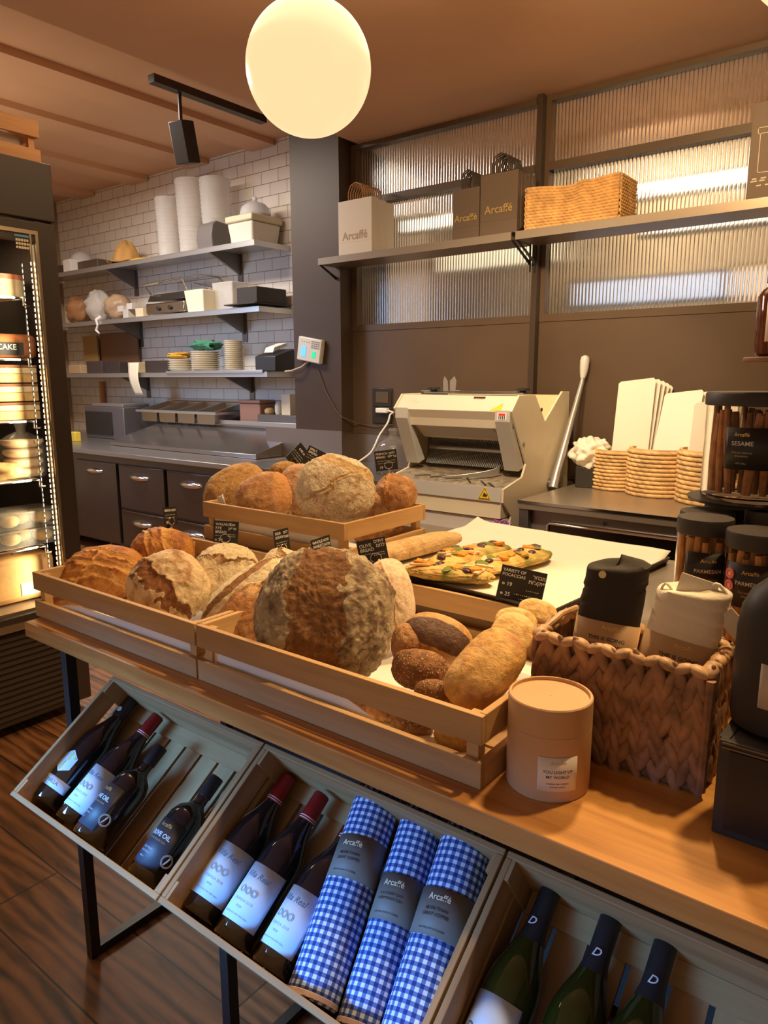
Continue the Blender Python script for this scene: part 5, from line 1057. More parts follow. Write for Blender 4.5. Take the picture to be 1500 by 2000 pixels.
# crate on top of the fridge
z = 2.341
t = thing('wooden_crate', 'orange lit slatted wooden crate standing on top of the tall fridge', 'crate', (-3.2, 1.2, z))
oc = wood('orange_crate', (.50, .23, .08), (.72, .38, .16), 'y', 1, .6)
ye = fy(76, 262, -3.02)
for a_, b_ in ((.0, .065), (.11, .175)):
    MB().box(-3.03, -3.018, ye-.6, ye, z+a_, z+b_).build('slat', oc, t, world=True, smooth=0, bevel=.002)
    MB().box(-3.35, -3.031, ye-.014, ye-.002, z+a_, z+b_).build('slat', oc, t, world=True, smooth=0, bevel=.002)
    MB().box(-3.36, -3.35, ye-.6, ye, z+a_, z+b_).build('slat', oc, t, world=True, smooth=0, bevel=.002)
for x in (-3.055, -3.345): MB().box(x, x+.022, ye-.04, ye-.016, z+.001, z+.17).build('corner_post', oc, t, world=True, smooth=0)
MB().box(-3.33, -3.06, ye-.58, ye-.05, z+.002, z+.12).build('crate_filling', mat('crate_fill', (.5, .42, .34), .8), world=True, bevel=.02, label='pale bundle inside the crate on top of the fridge', cat='bundle')
# ================================================================ RIGHT FOREGROUND
# tan candle tin
t = thing('cardboard_tube', 'round tan cardboard tube box with small white label, at the front of the table', 'tube box', (-.418, .940, .9005))
kb = mat('tan_card', (.60, .37, .20), .62, bump=.04, bscale=150)
R0 = .0615
MB().lathe([(R0-.001, 0), (R0, .002), (R0, .0975), (R0-.0006, .098), (R0, .0985), (R0, .139), (R0-.0015, .141), (R0-.0045, .141), (R0-.005, .136), (.001, .136)], 72, cap=False).build('tube_body', kb, t, smooth=30)
def facing(cx, cy, da=0):   # angle about Z so that local +Y... label normal looks to the camera
    d = Vector((CAM.x-cx, CAM.y-cy)); return math.atan2(d.y, d.x)+math.radians(da)
def curved_label(parent, r, ang, w, z0, z1, m, name='label', lines=(), lm=None, sz=1, label=None):
    """label on an upright cylinder; ang = direction of its centre in the parent's frame"""
    mb = MB(); n = 16; hw = w/2/r
    mb.grid(lambda u, v: (r*math.cos(ang-hw+2*hw*u), r*math.sin(ang-hw+2*hw*u), z0+(z1-z0)*v), n, 1, uvs=(w, z1-z0))
    o = mb.build(name, m, parent, smooth=60, solid=-.0004, label=label)
    if lines:
        c = Vector((r*math.cos(ang), r*math.sin(ang), (z0+z1)/2)); nn = Vector((math.cos(ang), math.sin(ang), 0)); xx = Vector((-math.sin(ang), math.cos(ang), 0))
        M = frame(c+nn*.0006, xx, (0, 0, 1), nn)
        by = {}
        for ln_ in lines: by.setdefault(ln_[0], []).append(ln_[1])
        for mm, L_ in by.items(): text(L_, mm, M, o, bend=r)
    return o
ang = facing(-.418, .94, 14)
curved_label(t, R0+.0006, ang, .058, .018, .070, mat('label_white', (.80, .72, .62), .6), lines=[(gold, ('Arcaffé', .008, 0, .018)), (ink, ('YOU LIGHT UP', .0064, 0, .004, 0)), (ink, ('MY WORLD', .0064, 0, -.004, 0)), (ink, ('PASSION SEA CANDLE', .0032, 0, -.014)), (ink, ('SCENTED CANDLE', .0027, 0, -.019))])
# chunky wicker basket
hy = mat('hyacinth_dark', (.30, .155, .08), .5, bump=.35, bscale=60, var=.5, vscale=30)
WX0, WX1, WY0, WY1, WZ = -.488, -.226, 1.034, 1.168, .9008
bs = thing('wicker_basket', 'chunky braided brown wicker basket holding two wrapped cloths', 'basket', ((WX0+WX1)/2, (WY0+WY1)/2, WZ))
def braid_side(o, ux, nrm, length, height, cols, rows):
    o, ux, nrm = Vector(o), Vector(ux), Vector(nrm); mb = MB(); cw = length/cols; rh = height/rows; r = random.Random(int(length*1e4))
    for i in range(cols):
        for j in range(rows+1):
            for s in (-1, 1):
                zc = (j+(.25 if s > 0 else -.25))*rh+.3*rh
                if zc > height-.006 or zc < .004: continue
                c = o+ux*(cw*(i+.5+s*.23)+r.uniform(-.001, .001))+Vector((0, 0, zc+r.uniform(-.003, .003)))+nrm*(.001+.0035*(j % 2)*.5+r.uniform(-.002, .002))
                tl = math.radians(s*-20+r.uniform(-9, 9))
                zz = Vector((0, 0, 1))*math.cos(tl)+ux*math.sin(tl)
                M = frame(c, zz.cross(nrm), nrm, zz)
                k2 = r.uniform(.85, 1.15); mb.ball(1, M, 8, 8, cw*.33*k2, .0065, rh*.92*r.uniform(.85, 1.12))
    return mb
for o, ux, n_, L_, c_ in (((WX0, WY0, WZ), (1, 0, 0), (0, -1, 0), WX1-WX0, 9), ((WX1, WY0, WZ), (0, 1, 0), (1, 0, 0), WY1-WY0, 5), ((WX1, WY1, WZ), (-1, 0, 0), (0, 1, 0), WX1-WX0, 9), ((WX0, WY1, WZ), (0, -1, 0), (-1, 0, 0), WY1-WY0, 5)):
    braid_side(o, ux, n_, L_, .186, c_, 6).build('braided_wall', hy, bs, world=True, smooth=80)
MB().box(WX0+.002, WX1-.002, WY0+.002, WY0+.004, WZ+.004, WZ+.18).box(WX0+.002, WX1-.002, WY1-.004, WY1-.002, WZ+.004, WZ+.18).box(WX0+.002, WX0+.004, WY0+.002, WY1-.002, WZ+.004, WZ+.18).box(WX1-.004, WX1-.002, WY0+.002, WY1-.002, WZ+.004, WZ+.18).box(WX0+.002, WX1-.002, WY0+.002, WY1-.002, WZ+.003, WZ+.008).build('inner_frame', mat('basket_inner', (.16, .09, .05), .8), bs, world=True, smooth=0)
mb = MB(); r = random.Random(9)
loop = [(WX0, WY0), (WX1, WY0), (WX1, WY1), (WX0, WY1), (WX0, WY0)]
for (xa, ya), (xb, yb) in zip(loop, loop[1:]):
    L_ = math.hypot(xb-xa, yb-ya); n = int(L_/.021); d = Vector((xb-xa, yb-ya, 0)).normalized()
    for i in range(n):
        c = Vector((xa, ya, WZ+.188)) + d*(L_*(i+.5)/n); ax = (d+Vector((0, 0, .45*(-1 if i % 2 else 1)))).normalized()
        mb.ball(1, frame(c+Vector((0, 0, r.uniform(-.001, .001))), d.cross(_u), ax.cross(d.cross(_u)), ax), 8, 7, .0125, .0085, .015)
mb.build('braided_rim', mat('rim_tan', (.48, .29, .15), .5, bump=.35, bscale=60, var=.35, vscale=30), bs, world=True, smooth=80)
for y in (WY0-.004,): MB().tube([(WX1+.004, y, WZ+.01), (WX1+.006, y, WZ+.18)], .007, 8).build('corner_cane', hy, bs, world=True)
MB().tube([(WX0+.0, WY0+.03, WZ+.19), (WX0+.01, WY0+.07, WZ+.206), (WX0+.01, WY1+.0, WZ+.20)], .0055, 8).build('rim_handle', mat('rim_tan', (.48, .29, .15), .5), bs, world=True)
# wrapped cloth rolls
def wrap(name, label, base, w, d, h, m, leanx, leany, band_h, folds, seed, turn=0):
    n = Vector((CAM.x-base[0], CAM.y-base[1], 0)).normalized(); n = Matrix.Rotation(math.radians(turn), 3, 'Z') @ n; x = _u.cross(n)
    M = frame(base, x, n, x.cross(n)); M = frame(base, x, -n, _u) if False else Matrix(((x.x, -n.x, 0, base[0]), (x.y, -n.y, 0, base[1]), (0, 0, 1, base[2]), (0, 0, 0, 1)))
    M = M @ R('Y', leanx) @ R('X', leany)
    t = thing(name, label, 'cloth', M=M, group='wrapped cloths in the wicker basket')
    def sec(u, z, k=1):
        a_ = 2*PI*u; c_, s_ = math.cos(a_), math.sin(a_)
        return Vector((math.copysign(abs(c_)**.7, c_)*w/2*k, math.copysign(abs(s_)**.8, s_)*d/2*k, z))
    mb = MB()
    def fn(u, v):
        z = h*v; k = 1 + .03*noise.noise(Vector((u*6, v*5, seed)))
        if v > .97: k *= math.sqrt(max(0, 1-((v-.97)/.03)**2))*.95+.05*(1-(v-.97)/.03)
        for f in folds:
            dz = v-(f+.06*math.sin(2*PI*u+seed)); k -= .05*math.exp(-(dz/.012)**2); k += .03*math.exp(-((dz-.02)/.02)**2)
        return sec(u, z+(.012*math.sin(2*PI*u+1) if v > .5 else 0)*((v-.5)*2), max(.02, k))
    mb.grid(fn, 64, 80, wrap=True); mb.build('rolled_cloth', m, t, smooth=70)
    mb = MB(); mb.grid(lambda u, v: sec(u, band_h[0]+(band_h[1]-band_h[0])*v, 1.045), 64, 2, wrap=True)
    bd_ = mb.build('paper_band', kraft, t, smooth=60, solid=.0004)
    text([('Arcaffé', .010, .004, .046)], gold, Tm(0, -d/2*1.05-.0006, (band_h[0]+band_h[1])/2) @ R('X', 90), bd_)
    text([('THIS IS GOING', .0088, .0, .028), ('TO BE DELICIOUS', .0088, .0, .016), ('COTTON APRON', .004, 0, -.022)], ink, Tm(0, -d/2*1.05-.0006, (band_h[0]+band_h[1])/2) @ R('X', 90), bd_, name='lettering')
    return t
apr = mat('black_cotton', (.035, .028, .022), .85, bump=.2, bscale=200); lin = mat('cream_linen', (.76, .69, .56), .85, bump=.25, bscale=160)
t = wrap('rolled_apron', 'rolled black cotton cloth with brass stud and tan paper band', (-.422, 1.108, .912), .100, .055, .292, apr, 7, -8, (.080, .192), (.90, .80), 2)
MB().cyl(.006, 0, .003, 16, Tm(-.024, -.0275, .268) @ R('X', 90)).build('brass_stud', mat('brass', (.6, .45, .22), .3, 1), t)
t = wrap('rolled_linen', 'rolled cream linen cloth with tied top and tan paper band', (-.318, 1.100, .912), .106, .062, .276, lin, 11, -8, (.080, .192), (.94, .86, .77), 5)
MB().tube(smooth_pts([Vector(p) for p in ((.01, 0, .262), (.025, -.01, .288), (.045, -.012, .272), (.052, -.014, .245))], 4), .003, 6).build('tie_string', lin, t)
mb = MB(); mb.tube(smooth_pts([Vector(p) for p in ((-.03, -.01, .258), (-.045, -.012, .268), (-.05, -.01, .245))], 4), .002, 6)
mb.build('tie_string', lin, t)
MB().box(-.022, .022, -.002, .0, 0, .028).build('cloth_tab', lin, t, Tm(.055, -.016, .225) @ R('Y', 35), bevel=.001)
MB().box(-.028, .028, -.002, .0, 0, .032).build('cloth_tab', lin, t, Tm(.0, -.008, .258) @ R('Y', 4), bevel=.001)
# grissini jars
jg = mat('jar_glass', (.97, .96, .94), .02, 0, trans=1, ior=1.12); lidm = mat('lid_black', (.035, .029, .026), .5); lblack = mat('label_black', (.018, .016, .016), .45)
gris = mat('grissini', (.56, .28, .10), .6, var=.3, vscale=40, bump=.4, bscale=60); gris2 = mat('grissini_seeded', (.42, .19, .075), .6, var=.35, vscale=40, bump=.5, bscale=60)
def jar(label, x, y, z, r, h, lidh, m, seed, lines=(), lw=0, lz=(0, 0), n=22, da=0, red=False, lmin=.8):
    t = thing('breadstick_jar', label, 'jar', (x, y, z), 'glass jars of breadsticks with black lids')
    mb = MB().lathe([(r*.96, 0), (r, .006), (r, h-lidh), (r*.97, h-lidh+.001), (r*.97, .010), (r*.9, .006)], 48, cap=False)
    mb.lathe([(.0001, .0), (r*.96, 0)], 48, cap=False).build('jar_glass', jg, t, smooth=40)
    MB().lathe([(r*1.01, h-lidh), (r*1.03, h-lidh+.001), (r*1.03, h-.004), (r*1.0, h), (.001, h)], 48, cap=False).build('jar_lid', lidm, t, smooth=40)
    if n:
        rr = random.Random(seed); 
        for i in range(n):
            a_ = 2*PI*i/n*1.0+rr.uniform(-.1, .1); q = r*.80 if i % 3 else r*.45; L_ = (h-lidh)*rr.uniform(lmin, .95); tw = rr.uniform(-.35, .35)
            p0 = Vector((q*math.cos(a_), q*math.sin(a_), .016)); p1 = Vector((q*math.cos(a_+tw), q*math.sin(a_+tw), .012+L_)); mid = (p0+p1)/2; kk = min(1, r*.82/max(1e-6, math.hypot(mid.x, mid.y))); 
            MB().tube([p0, (p0*.7+p1*.3), (p0*.35+p1*.65), p1], [.007, .0085, .008, .006], 8).build('breadstick', m, t)
    if lw:
        curved_label(t, r+.0008, facing(x, y, da), lw, lz[0], lz[1], lblack, lines=lines)
        if red:
            for k, zz in enumerate((.018, -.004)):
                a_ = facing(x, y, da) - (lw/2-.011)/r; rc_ = r+.0016
                M = frame((rc_*math.cos(a_), rc_*math.sin(a_), (lz[0]+lz[1])/2+zz), (-math.sin(a_), math.cos(a_), 0), (0, 0, 1), (math.cos(a_), math.sin(a_), 0))
                o = MB().cyl(.0105, 0, .0006, 24).build('red_sticker', mat('sticker_red2', (.70, .10, .08), .5), t, M)
                MB().tube([(.0075*math.cos(q*PI/10), .0075*math.sin(q*PI/10), .0008) for q in range(20)], .0007, 5, closed=True).box(-.003, .003, -.004, .003, .0006, .0012).build('sticker_mark', mat('sticker_pink', (.85, .5, .42), .5), o)
    return t
def pl(px, py, Y): p = atY(px, py, Y); return p.x
jz = 1.0085
par = [(gold, ('Arcaffé', .010, 0, .024)), (mat('print_grey', (.6, .58, .55), .6), ('PARMESAN', .0102, .0, .004)), (mat('print_dim', (.34, .33, .31), .6), ('Thin and delicious', .0052, 0, -.012)), (mat('print_dim', (.34, .33, .31), .6), ('breadsticks', .0052, 0, -.019)), (mat('print_dim', (.34, .33, .31), .6), ('NET 250 g', .004, 0, -.030))]
jar('glass jar of parmesan breadsticks with black label and two red stickers, nearest', pl(1475, 1120, 1.42), 1.42, jz, .053, .218, .03, gris, 1, par, .095, (.085, .165), 20, -8, True)
jar('glass jar of parmesan breadsticks standing behind the rolled cream linen', pl(1372, 1100, 1.46), 1.46, jz, .050, .225, .03, gris, 2, par, .085, (.085, .165), 20, 12)
jar('black lidded jar directly behind the jar beside the cream linen', pl(1381, 1010, 1.585), 1.585, jz, .052, .215, .03, gris2, 3, n=14)
jar('black lidded jar furthest back among the low jars', pl(1425, 1000, 1.72), 1.72, jz, .052, .208, .03, gris2, 4, n=14)
jar('black lidded jar at the right frame edge behind the parmesan jar', pl(1512, 1000, 1.62), 1.62, jz, .052, .225, .03, gris2, 5, n=14)
# stand with big jar
bx = pl(1478, 870, 1.70)
t = thing('cake_stand', 'round black pedestal stand under the large breadstick jar', 'stand', (bx, 1.70, jz))
hz_ = 1.243-jz
MB().lathe([(.05, 0), (.05, .008), (.012, .014), (.012, hz_-.014), (.09, hz_-.010), (.128, hz_-.006), (.130, hz_), (.001, hz_)], 48).build('stand_body', mat('stand_black', (.03, .024, .02), .4), t, smooth=40)
jar('large wide glass jar of brown seeded breadsticks on the black stand', bx, 1.70, 1.2435, .104, .225, .028, gris2, 8, [(gold, ('Arcaffé', .010, -.014, .028)), (mat('print_grey', (.6, .58, .55), .6), ('SESAME', .0125, -.012, .010)), (mat('print_dim', (.34, .33, .31), .6), ('Thin and delicious', .0055, -.012, -.008)), (mat('print_dim', (.34, .33, .31), .6), ('breadsticks', .0055, -.012, -.015)), (mat('print_dim', (.34, .33, .31), .6), ('NET 250 g', .0045, -.012, -.030))], .092, (.07, .155), 34, -8, lmin=.85)
# amber jar on small wooden tray, at eye level
ax_ = pl(1535, 690, 1.62); az = atY(1500, 698, 1.62).z
t = thing('wooden_tray_stand', 'small wooden disc tray on a thin pole at the right edge', 'stand', (ax_, 1.62, jz))
MB().cyl(.075, az-jz-.008, az-jz, 36).build('tray_disc', wood('tray_wood', (.16, .08, .04), (.3, .16, .09), 'x'), t, bevel=.002)
MB().cyl(.007, 0.0, az-jz-.009, 12, Tm(.055, 0, 0)).build('tray_pole', blackm, t)
t = thing('amber_jar', 'amber brown glass jar with white label at the right edge above the large jar', 'jar', (ax_, 1.62, az+.0005))
MB().lathe([(.045, 0), (.056, .006), (.058, .02), (.058, .115), (.05, .128), (.040, .135), (.040, .14)], 40).build('jar_glass', mat('amber_glass', (.20, .06, .02), .08, 0, trans=.35, ior=1.4), t)
MB().cyl(.044, .141, .165, 32).build('jar_lid', mat('amber_lid', (.10, .05, .03), .4), t)
curved_label(t, .0586, facing(ax_, 1.62, 8), .10, .028, .105, mat('label_white', (.80, .72, .62), .6), lines=[(ink, ('JAM', .018, 0, .005))])
# black vase bottle on black box
p = atZ(1388, 1625, .9)
t = thing('black_display_box', 'low black display box at the right edge carrying the matte black bottle', 'box', (p.x+.12, 1.02, .9005))
MB().box(p.x, p.x+.26, .957, .969, .9005, 1.034).box(p.x, p.x+.012, .969, 1.11, .9005, 1.034).box(p.x+.248, p.x+.26, .969, 1.11, .9005, 1.034).box(p.x+.012, p.x+.248, 1.098, 1.11, .9005, 1.034).box(p.x+.012, p.x+.248, .969, 1.098, 1.020, 1.034).build('box_body', black_p, t, world=True, bevel=.002)
MB().box(p.x+.014, p.x+.246, .955, .9568, .912, 1.022).build('recessed_front', mat('box_inner', (.02, .014, .011), .35), t, world=True, smooth=0)
MB().box(p.x+.004, p.x+.256, .9555, .9572, 1.024, 1.026).box(p.x+.004, p.x+.256, .9555, .9572, 1.030, 1.032).build('metal_edge', mat('edge_line', (.25, .18, .1), .3, 1), t, world=True, smooth=0)
vb = atY(1512, 1440, 1.035)
vx = vb.x
t = thing('matte_black_bottle', 'large matte black bottle with white label at the right edge on the black box', 'bottle', (vx, 1.04, 1.0345))
MB().lathe([(.046, 0), (.056, .006), (.0585, .02), (.058, .135), (.054, .165), (.044, .188), (.028, .203), (.020, .215), (.018, .26), (.024, .262), (.024, .27)], 48).build('bottle_body', mat('matte_black', (.022, .018, .017), .5), t)
curved_label(t, .0592, facing(vx, 1.04, 6), .060, .045, .105, mat('label_white2', (.5, .44, .36), .6), lines=[(ink, ('LOVE', .012, 0, .0)), (ink, ('HAND SOAP', .005, 0, -.012))])
# ================================================================ TILTED RACK CRATES UNDER THE TABLE
EV = Vector((0, .25, .175)).normalized(); EN = Vector((0, -EV.z, EV.y)); LS = .305
def rackM(x0): return frame((x0, .600, .652), (1, 0, 0), EV, EN)
def rack(label, x0, w=.505):
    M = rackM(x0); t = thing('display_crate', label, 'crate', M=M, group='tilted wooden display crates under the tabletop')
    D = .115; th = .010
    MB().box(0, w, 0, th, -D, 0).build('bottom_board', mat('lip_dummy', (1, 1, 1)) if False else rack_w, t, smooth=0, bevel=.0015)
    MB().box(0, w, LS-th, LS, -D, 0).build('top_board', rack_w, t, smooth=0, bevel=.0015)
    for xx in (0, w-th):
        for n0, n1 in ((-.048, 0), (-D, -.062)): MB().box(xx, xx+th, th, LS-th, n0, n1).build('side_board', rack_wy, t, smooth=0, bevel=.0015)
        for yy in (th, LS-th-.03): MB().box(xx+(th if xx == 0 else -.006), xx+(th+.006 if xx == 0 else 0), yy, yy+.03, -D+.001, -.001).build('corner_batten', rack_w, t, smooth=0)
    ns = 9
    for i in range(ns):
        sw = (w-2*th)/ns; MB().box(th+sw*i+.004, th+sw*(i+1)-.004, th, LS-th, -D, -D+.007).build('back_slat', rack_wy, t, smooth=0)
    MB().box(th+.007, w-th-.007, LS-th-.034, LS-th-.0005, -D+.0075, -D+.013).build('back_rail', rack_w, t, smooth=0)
    return t
RX = [-1.450, -.941, -.432]
rack('leftmost tilted wooden crate under the tabletop, with two wine and two olive oil bottles', RX[0])
rack('middle tilted wooden crate under the tabletop, with red capped wine and gingham rolls', RX[1])
rack('right tilted wooden crate under the tabletop, with green white wine bottles', RX[2])
def rk(px, py, nrm):    # pixel -> rack coordinates (world x, along slope) on the plane at height nrm above the rim
    P0 = Vector((0, .600, .652))+EN*nrm; d = ray(px, py); t_ = (P0-CAM).dot(EN)/d.dot(EN); p = CAM+d*t_; return p.x, (p-P0).dot(EV)
bglass = mat('black_bottle_glass', (.010, .008, .009), .06, 0, coat=1); gglass = mat('green_bottle_glass', (.020, .022, .003), .08, 0, trans=.08, coat=1)
red_f = mat('red_foil', (.24, .012, .012), .35, .3); blk_f = mat('black_foil', (.018, .016, .018), .4)
lab_b = mat('label_pale_bluelit', (.54, .67, .84), .6); navy = mat('label_navy', (.028, .034, .055), .5); script = mat('script_print', (.10, .11, .16), .6); seal = mat('seal_print', (.38, .42, .50), .6); bluel = mat('white_blue_print', (.55, .68, .85), .5)  # pale label colour has some of the cool light's blue mixed in
def lathe_b(prof, m, t, name, M=None): return MB().lathe(prof, 40).build(name, m, t, M, smooth=60)
def bottle(label, px, py, kind, r, h, tilt=0, spin=0, group=None, at_=None, y0=.0125, dn=0):
    x, y = rk(px, py, -.108+r) if at_ is None else at_
    base = Vector((x, .600, .652)) + EN*(-.1075+r+dn) + EV*y0
    ax = (EV*math.cos(math.radians(tilt))+Vector((1, 0, 0))*math.sin(math.radians(tilt))).normalized(); yl = -EN; xl = yl.cross(ax)*1
    M = frame(base, yl.cross(ax).normalized(), yl, ax) @ R('Z', spin)
    t = thing('olive_oil_bottle' if kind == 'oil' else 'wine_bottle', label, 'bottle', M=M, group=group)
    A = -PI/2
    if kind == 'oil':
        lathe_b([(r*.9, 0), (r, .006), (r, h*.50), (r*.97, h*.57), (r*.80, h*.645), (r*.45, h*.70), (r*.33, h*.73), (r*.32, h*.80)], bglass, t, 'bottle_body')
        lathe_b([(r*.33, h*.80), (r*.36, h*.802), (r*.36, h*.995), (r*.33, h)], blk_f, t, 'bottle_cap')
        curved_label(t, r+.0005, A, r*2.1, .018, h*.49, navy, lines=[(gold, ('Arcaffé', .010, 0, .032)), (bluel, ('OLIVE OIL', .0115, 0, .014)), (gold, ('PRIVATE COLLECTION', .0042, 0, .004)), (seal, ('COLD PRESSED', .0042, -.006, -.014)), (seal, ('EXTRA VIRGIN', .0042, -.006, -.021)), (seal, ('500 ml', .0042, -.006, -.030))])
        mb = MB(); qa = A+1.12
        for rr in (.011, .0092): mb.tube([((r+.0012)*math.cos(qa+rr*math.cos(k*PI/12)/r), (r+.0012)*math.sin(qa+rr*math.cos(k*PI/12)/r), .045+rr*math.sin(k*PI/12)) for k in range(24)], .0006, 5, closed=True)
        mb.tube([((r+.0012)*math.cos(qa+dx/r), (r+.0012)*math.sin(qa+dx/r), .045+dz) for dx, dz in ((-.003, -.007), (.0, 0), (.002, .007))], .0016, 6)
        mb.build('round_emblem', seal, t)
    else:
        lathe_b([(r*.9, 0), (r, .005), (r, h*.50), (r*.96, h*.56), (r*.78, h*.64), (r*.55, h*.72), (r*.40, h*.79), (r*.36, h*.84), (r*.36, h*.985)], gglass if kind == 'white' else bglass, t, 'bottle_body')
        fm_ = red_f if kind == 'real' else blk_f
        lathe_b([(r*.40, h*.80 if kind != 'white' else h*.74), (r*.40+.0002, h*.81), (r*.395, h*.99), (r*.34, h)] if kind != 'white' else [(r*.52, h*.735), (r*.42, h*.79), (r*.395, h*.84), (r*.395, h*.99), (r*.34, h)], fm_, t, 'foil_cap')
        if kind == 'real':
            MB().lathe([(r*.405+.0003, h*.805), (r*.405+.0003, h*.812)], 32, cap=False).lathe([(r*.405+.0003, h*.82), (r*.405+.0003, h*.827)], 32, cap=False).build('foil_rings', mat('foil_pink', (.7, .45, .45), .4), t)
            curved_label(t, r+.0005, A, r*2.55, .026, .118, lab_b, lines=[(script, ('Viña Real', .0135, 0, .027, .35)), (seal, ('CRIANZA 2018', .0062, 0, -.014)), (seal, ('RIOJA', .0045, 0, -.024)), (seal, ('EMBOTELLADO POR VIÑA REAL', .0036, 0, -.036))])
            mb = MB()
            for q in (-.012, 0, .012):
                for rr in (.0055, .0035): mb.tube([((r+.0012)*math.cos(A+(q+rr*math.cos(k*PI/8))/r), (r+.0012)*math.sin(A+(q+rr*math.cos(k*PI/8))/r), .074+rr*math.sin(k*PI/8)) for k in range(16)], .0007, 5, closed=True)
            mb.build('seal_rings', seal, t)
        elif kind == 'tunella':
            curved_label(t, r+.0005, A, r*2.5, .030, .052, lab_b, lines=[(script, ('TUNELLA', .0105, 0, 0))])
            mb = MB(); hx = [(.024*math.cos(PI/6+k*PI/3), .088+.026*math.sin(PI/6+k*PI/3)) for k in range(6)]
            P = lambda u, z, e=.0008: ((r+e)*math.cos(A+u/r), (r+e)*math.sin(A+u/r), z)
            c_ = mb.b.verts.new(P(0, .088)); vs_ = []
            ring = []
            for k in range(6):
                for s in (0, .5):
                    a0, b0 = hx[k], hx[(k+1) % 6]; ring.append((a0[0]+(b0[0]-a0[0])*s, a0[1]+(b0[1]-a0[1])*s))
            rv = [mb.b.verts.new(P(*q)) for q in ring]; mid = [mb.b.verts.new(P(q[0]/2, .088+(q[1]-.088)/2)) for q in ring]
            for k in range(12): mb.b.faces.new((c_, mid[k], mid[(k+1) % 12])); mb.b.faces.new((mid[k], rv[k], rv[(k+1) % 12], mid[(k+1) % 12]))
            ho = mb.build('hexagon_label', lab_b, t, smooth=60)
            mb = MB()
            for k in (0, 3): mb.prism([(0, 0), (.020*math.cos(PI/6+k*PI/3), .022*math.sin(PI/6+k*PI/3)), (.020*math.cos(PI/6+(k+1)*PI/3), .022*math.sin(PI/6+(k+1)*PI/3))], .0, .0003, 'z')
            for v in mb.b.verts: a_ = A+v.co.x/r; z_ = .088+v.co.y; v.co = Vector(((r+.0013+v.co.z)*math.cos(a_), (r+.0013+v.co.z)*math.sin(a_), z_))
            mb.build('lime_triangles', mat('lime_print', (.50, .62, .22), .5), ho, smooth=0)
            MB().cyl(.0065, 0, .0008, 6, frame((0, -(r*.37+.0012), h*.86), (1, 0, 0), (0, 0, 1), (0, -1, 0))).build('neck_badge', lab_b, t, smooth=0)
        elif kind == 'white':
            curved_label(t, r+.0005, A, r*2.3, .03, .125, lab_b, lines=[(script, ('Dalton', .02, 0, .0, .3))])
            text([('D', .015, 0, 0, .35)], mat('D_print', (.6, .62, .66), .4), frame((0, -(r*.455+.0012), h*.815), (1, 0, 0), (0, 0, 1), (0, -1, 0)), t, bend=r*.46, name='letter_emblem')
    return t
GB = 'bottles lying in the tilted crates'
rb = .0375
def bx_(px, py, r=rb): return rk(px, py, -.1075+r)
def put(label, kind, top, r, h, **kw):     # place by where the bottle's top shows
    x, y = rk(top[0], top[1], -.1075+r+kw.get('dn', 0)); yy = y-h
    return bottle(label, 0, 0, kind, r, h, at_=(x, y), y0=max(.0125, yy) if kw.pop('free', True) else .0125, group=GB, **kw)
put('black wine bottle with hexagon label lying leftmost in the left tilted crate', 'tunella', (262, 1364), rb, .275, spin=8, tilt=0)
put('red capped wine bottle with pale label second from left in the left tilted crate', 'real', (307, 1397), rb, .268, spin=4, tilt=1)
put('olive oil bottle leaning on the red capped bottle, turned to show a round emblem', 'oil', (297, 1480), .038, .215, spin=-14, tilt=1, dn=.018)
put('olive oil bottle lying alone at the right side of the left tilted crate', 'oil', (409, 1541), .038, .215, spin=0, tilt=0)
put('red capped wine bottle with pale label leftmost in the middle tilted crate', 'real', (566, 1517), rb, .270, spin=14, tilt=0)
put('second red capped wine bottle with pale label in the middle tilted crate', 'real', (630, 1552), rb, .270, spin=2, tilt=0)
put('third dark wine bottle half hidden behind the leftmost gingham roll', 'real', (700, 1600), rb, .270, spin=-10, tilt=0)
put('green wine bottle with letter emblem leftmost in the right tilted crate', 'white', (1068, 1760), rb, .285, spin=-12)
put('green wine bottle with letter emblem in the middle of the right tilted crate', 'white', (1186, 1818), rb, .285, spin=0)
put('green wine bottle with letter emblem third from left in the right tilted crate', 'white', (1292, 1872), rb, .285, spin=0)
# gingham rolls
def gingham():
    m = bpy.data.materials.new('blue_gingham'); m.use_nodes = True; nt = m.node_tree; b = nt.nodes['Principled BSDF']; L = nt.links.new
    uv = N(nt, 'UVMap'); sp = N(nt, 'SeparateXYZ'); L(uv.outputs[0], sp.inputs[0]); ms = []
    for ax in ('X', 'Y'):
        a_ = N(nt, 'Math', operation='MULTIPLY'); L(sp.outputs[ax], a_.inputs[0]); a_.inputs[1].default_value = 1/.0115
        f = N(nt, 'Math', operation='FRACT'); L(a_.outputs[0], f.inputs[0]); g = N(nt, 'Math', operation='GREATER_THAN'); L(f.outputs[0], g.inputs[0]); g.inputs[1].default_value = .5; ms.append(g)
    s = N(nt, 'Math', operation='ADD'); L(ms[0].outputs[0], s.inputs[0]); L(ms[1].outputs[0], s.inputs[1]); h = N(nt, 'Math', operation='MULTIPLY'); L(s.outputs[0], h.inputs[0]); h.inputs[1].default_value = .5
    r = ramp(nt, [(0, (.60, .72, .86)), (.25, (.085, .17, .46)), (.75, (.012, .030, .20))], 'CONSTANT'); L(h.outputs[0], r.inputs['Fac']); L(r.outputs['Color'], b.inputs['Base Color'])
    b.inputs['Roughness'].default_value = .85; n = N(nt, 'TexNoise', Scale=400.); bp = N(nt, 'Bump', Strength=.2, Distance=.001); L(n.outputs['Fac'], bp.inputs['Height']); L(bp.outputs[0], b.inputs['Normal']); return m
gm = gingham(); band_g = mat('grey_band', (.17, .155, .14), .55)
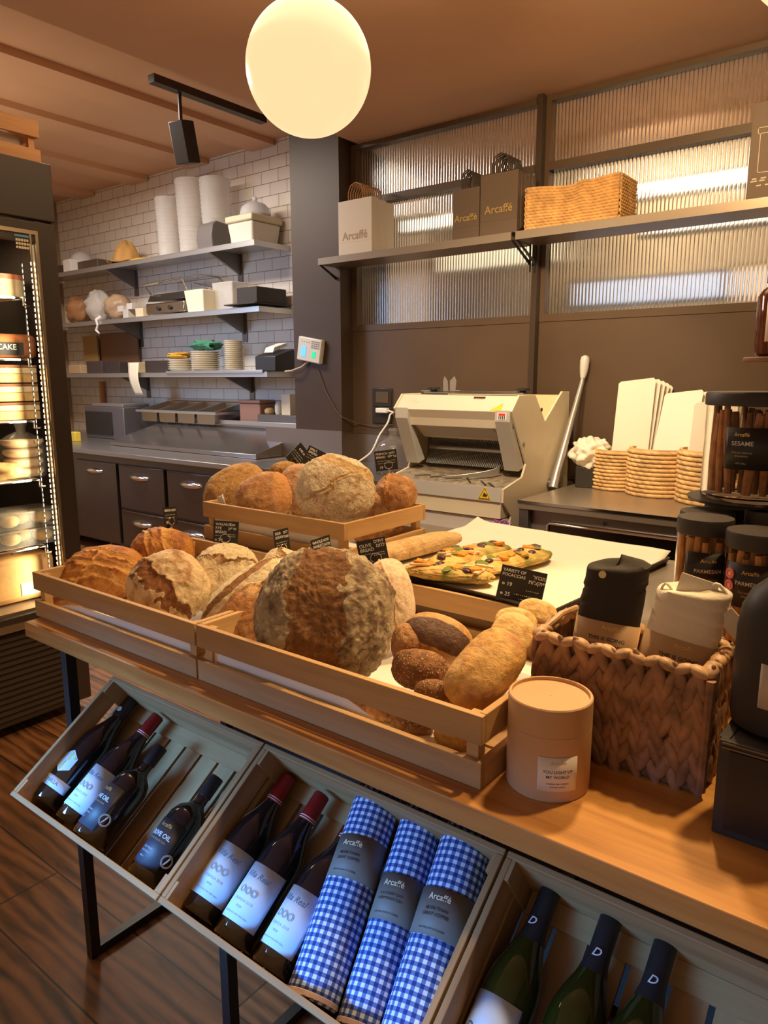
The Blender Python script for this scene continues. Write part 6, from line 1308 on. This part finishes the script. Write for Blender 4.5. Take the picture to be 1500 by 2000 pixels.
def roll(label, top, bot, r, lines, seed, dn=0, band=(.45, .65)):
    # ends given on the plane through the roll axis
    nr = -.1075+r+.012+dn
    x1, y1 = rk(*top, nr); x0, y0 = rk(*bot, nr); O = Vector((0, .600, .652))+EN*nr
    p0 = O+Vector((x0, 0, 0))+EV*y0; p1 = O+Vector((x1, 0, 0))+EV*y1; ax = (p1-p0); h = ax.length; ax.normalize(); yl = (-EN - ax*(-EN).dot(ax)).normalized()
    t = thing('gingham_roll', label, 'rolled cloth', M=frame(p0, yl.cross(ax), yl, ax), group='blue gingham cloth rolls in the middle crate')
    mb = MB(); k_ = lambda a_, z: 1+.03*noise.noise(Vector((math.cos(a_)*1.5, math.sin(a_)*1.5, z*9+seed)))+.015*math.sin(a_*2+seed)
    mb.grid(lambda u, v: (r*1.08*k_(2*PI*u, h*v)*math.cos(2*PI*u), r*.95*k_(2*PI*u, h*v)*math.sin(2*PI*u), h*v), 48, 24, uvs=(2*PI*r, h), wrap=True)
    for z in (0, h):    # spiral rolled ends
        mb.grid(lambda u, v, z=z: (r*1.06*(1-v*.96)*math.cos(2*PI*u), r*.93*(1-v*.96)*math.sin(2*PI*u), z+(1 if z else -1)*(.004*math.sin(v*22+u*2*PI)-.006*v)), 40, 22, uvs=(.2, .05), wrap=True)
    mb.build('rolled_towel', gm, t, smooth=70)
    mb = MB(); mb.grid(lambda u, v: (r*1.12*math.cos(2*PI*u), r*.99*math.sin(2*PI*u), h*(band[0]+(band[1]-band[0])*v)), 48, 2, wrap=True)
    bd_ = mb.build('paper_band', band_g, t, smooth=60, solid=.0004)
    M = Tm(0, -r*.99-.0012, h*(band[0]+band[1])/2) @ R('X', 90)
    text([('Arcaffé', .0125, .0, .019)], mat('cream_print', (.75, .7, .5), .5), M, bd_, bend=r*1.05)
    text(lines+[('FOR THE LOVE OF COFFEE', .0035, 0, -.024)], ink, M, bd_, bend=r*1.05)
    MB().lathe([(r*1.09, .0), (r*1.10, .006), (r*1.06, .007)], 40, cap=False).build('frayed_edge', mat('fray_pink', (.6, .45, .42), .9, bump=.6), t)
    return t
L1 = [('MORE THAN', .0064, 0, .003), ('GREAT COFFEE', .0064, 0, -.005)]
roll('leftmost blue gingham roll with grey paper band in the middle crate', (756, 1512), (608, 1958), .0375, L1, 1, band=(.46, .65))
roll('middle blue gingham roll, its grey band lowest, in the middle crate', (836, 1562), (702, 2015), .0325, [('YOU EVERY DAY', .0056, 0, .003), ('EVERYTHING DAY', .0056, 0, -.004)], 2, band=(.40, .60), dn=-.004)
roll('rightmost blue gingham roll with grey paper band in the middle crate', (926, 1598), (788, 2065), .0385, L1, 3, band=(.42, .62), dn=.002)
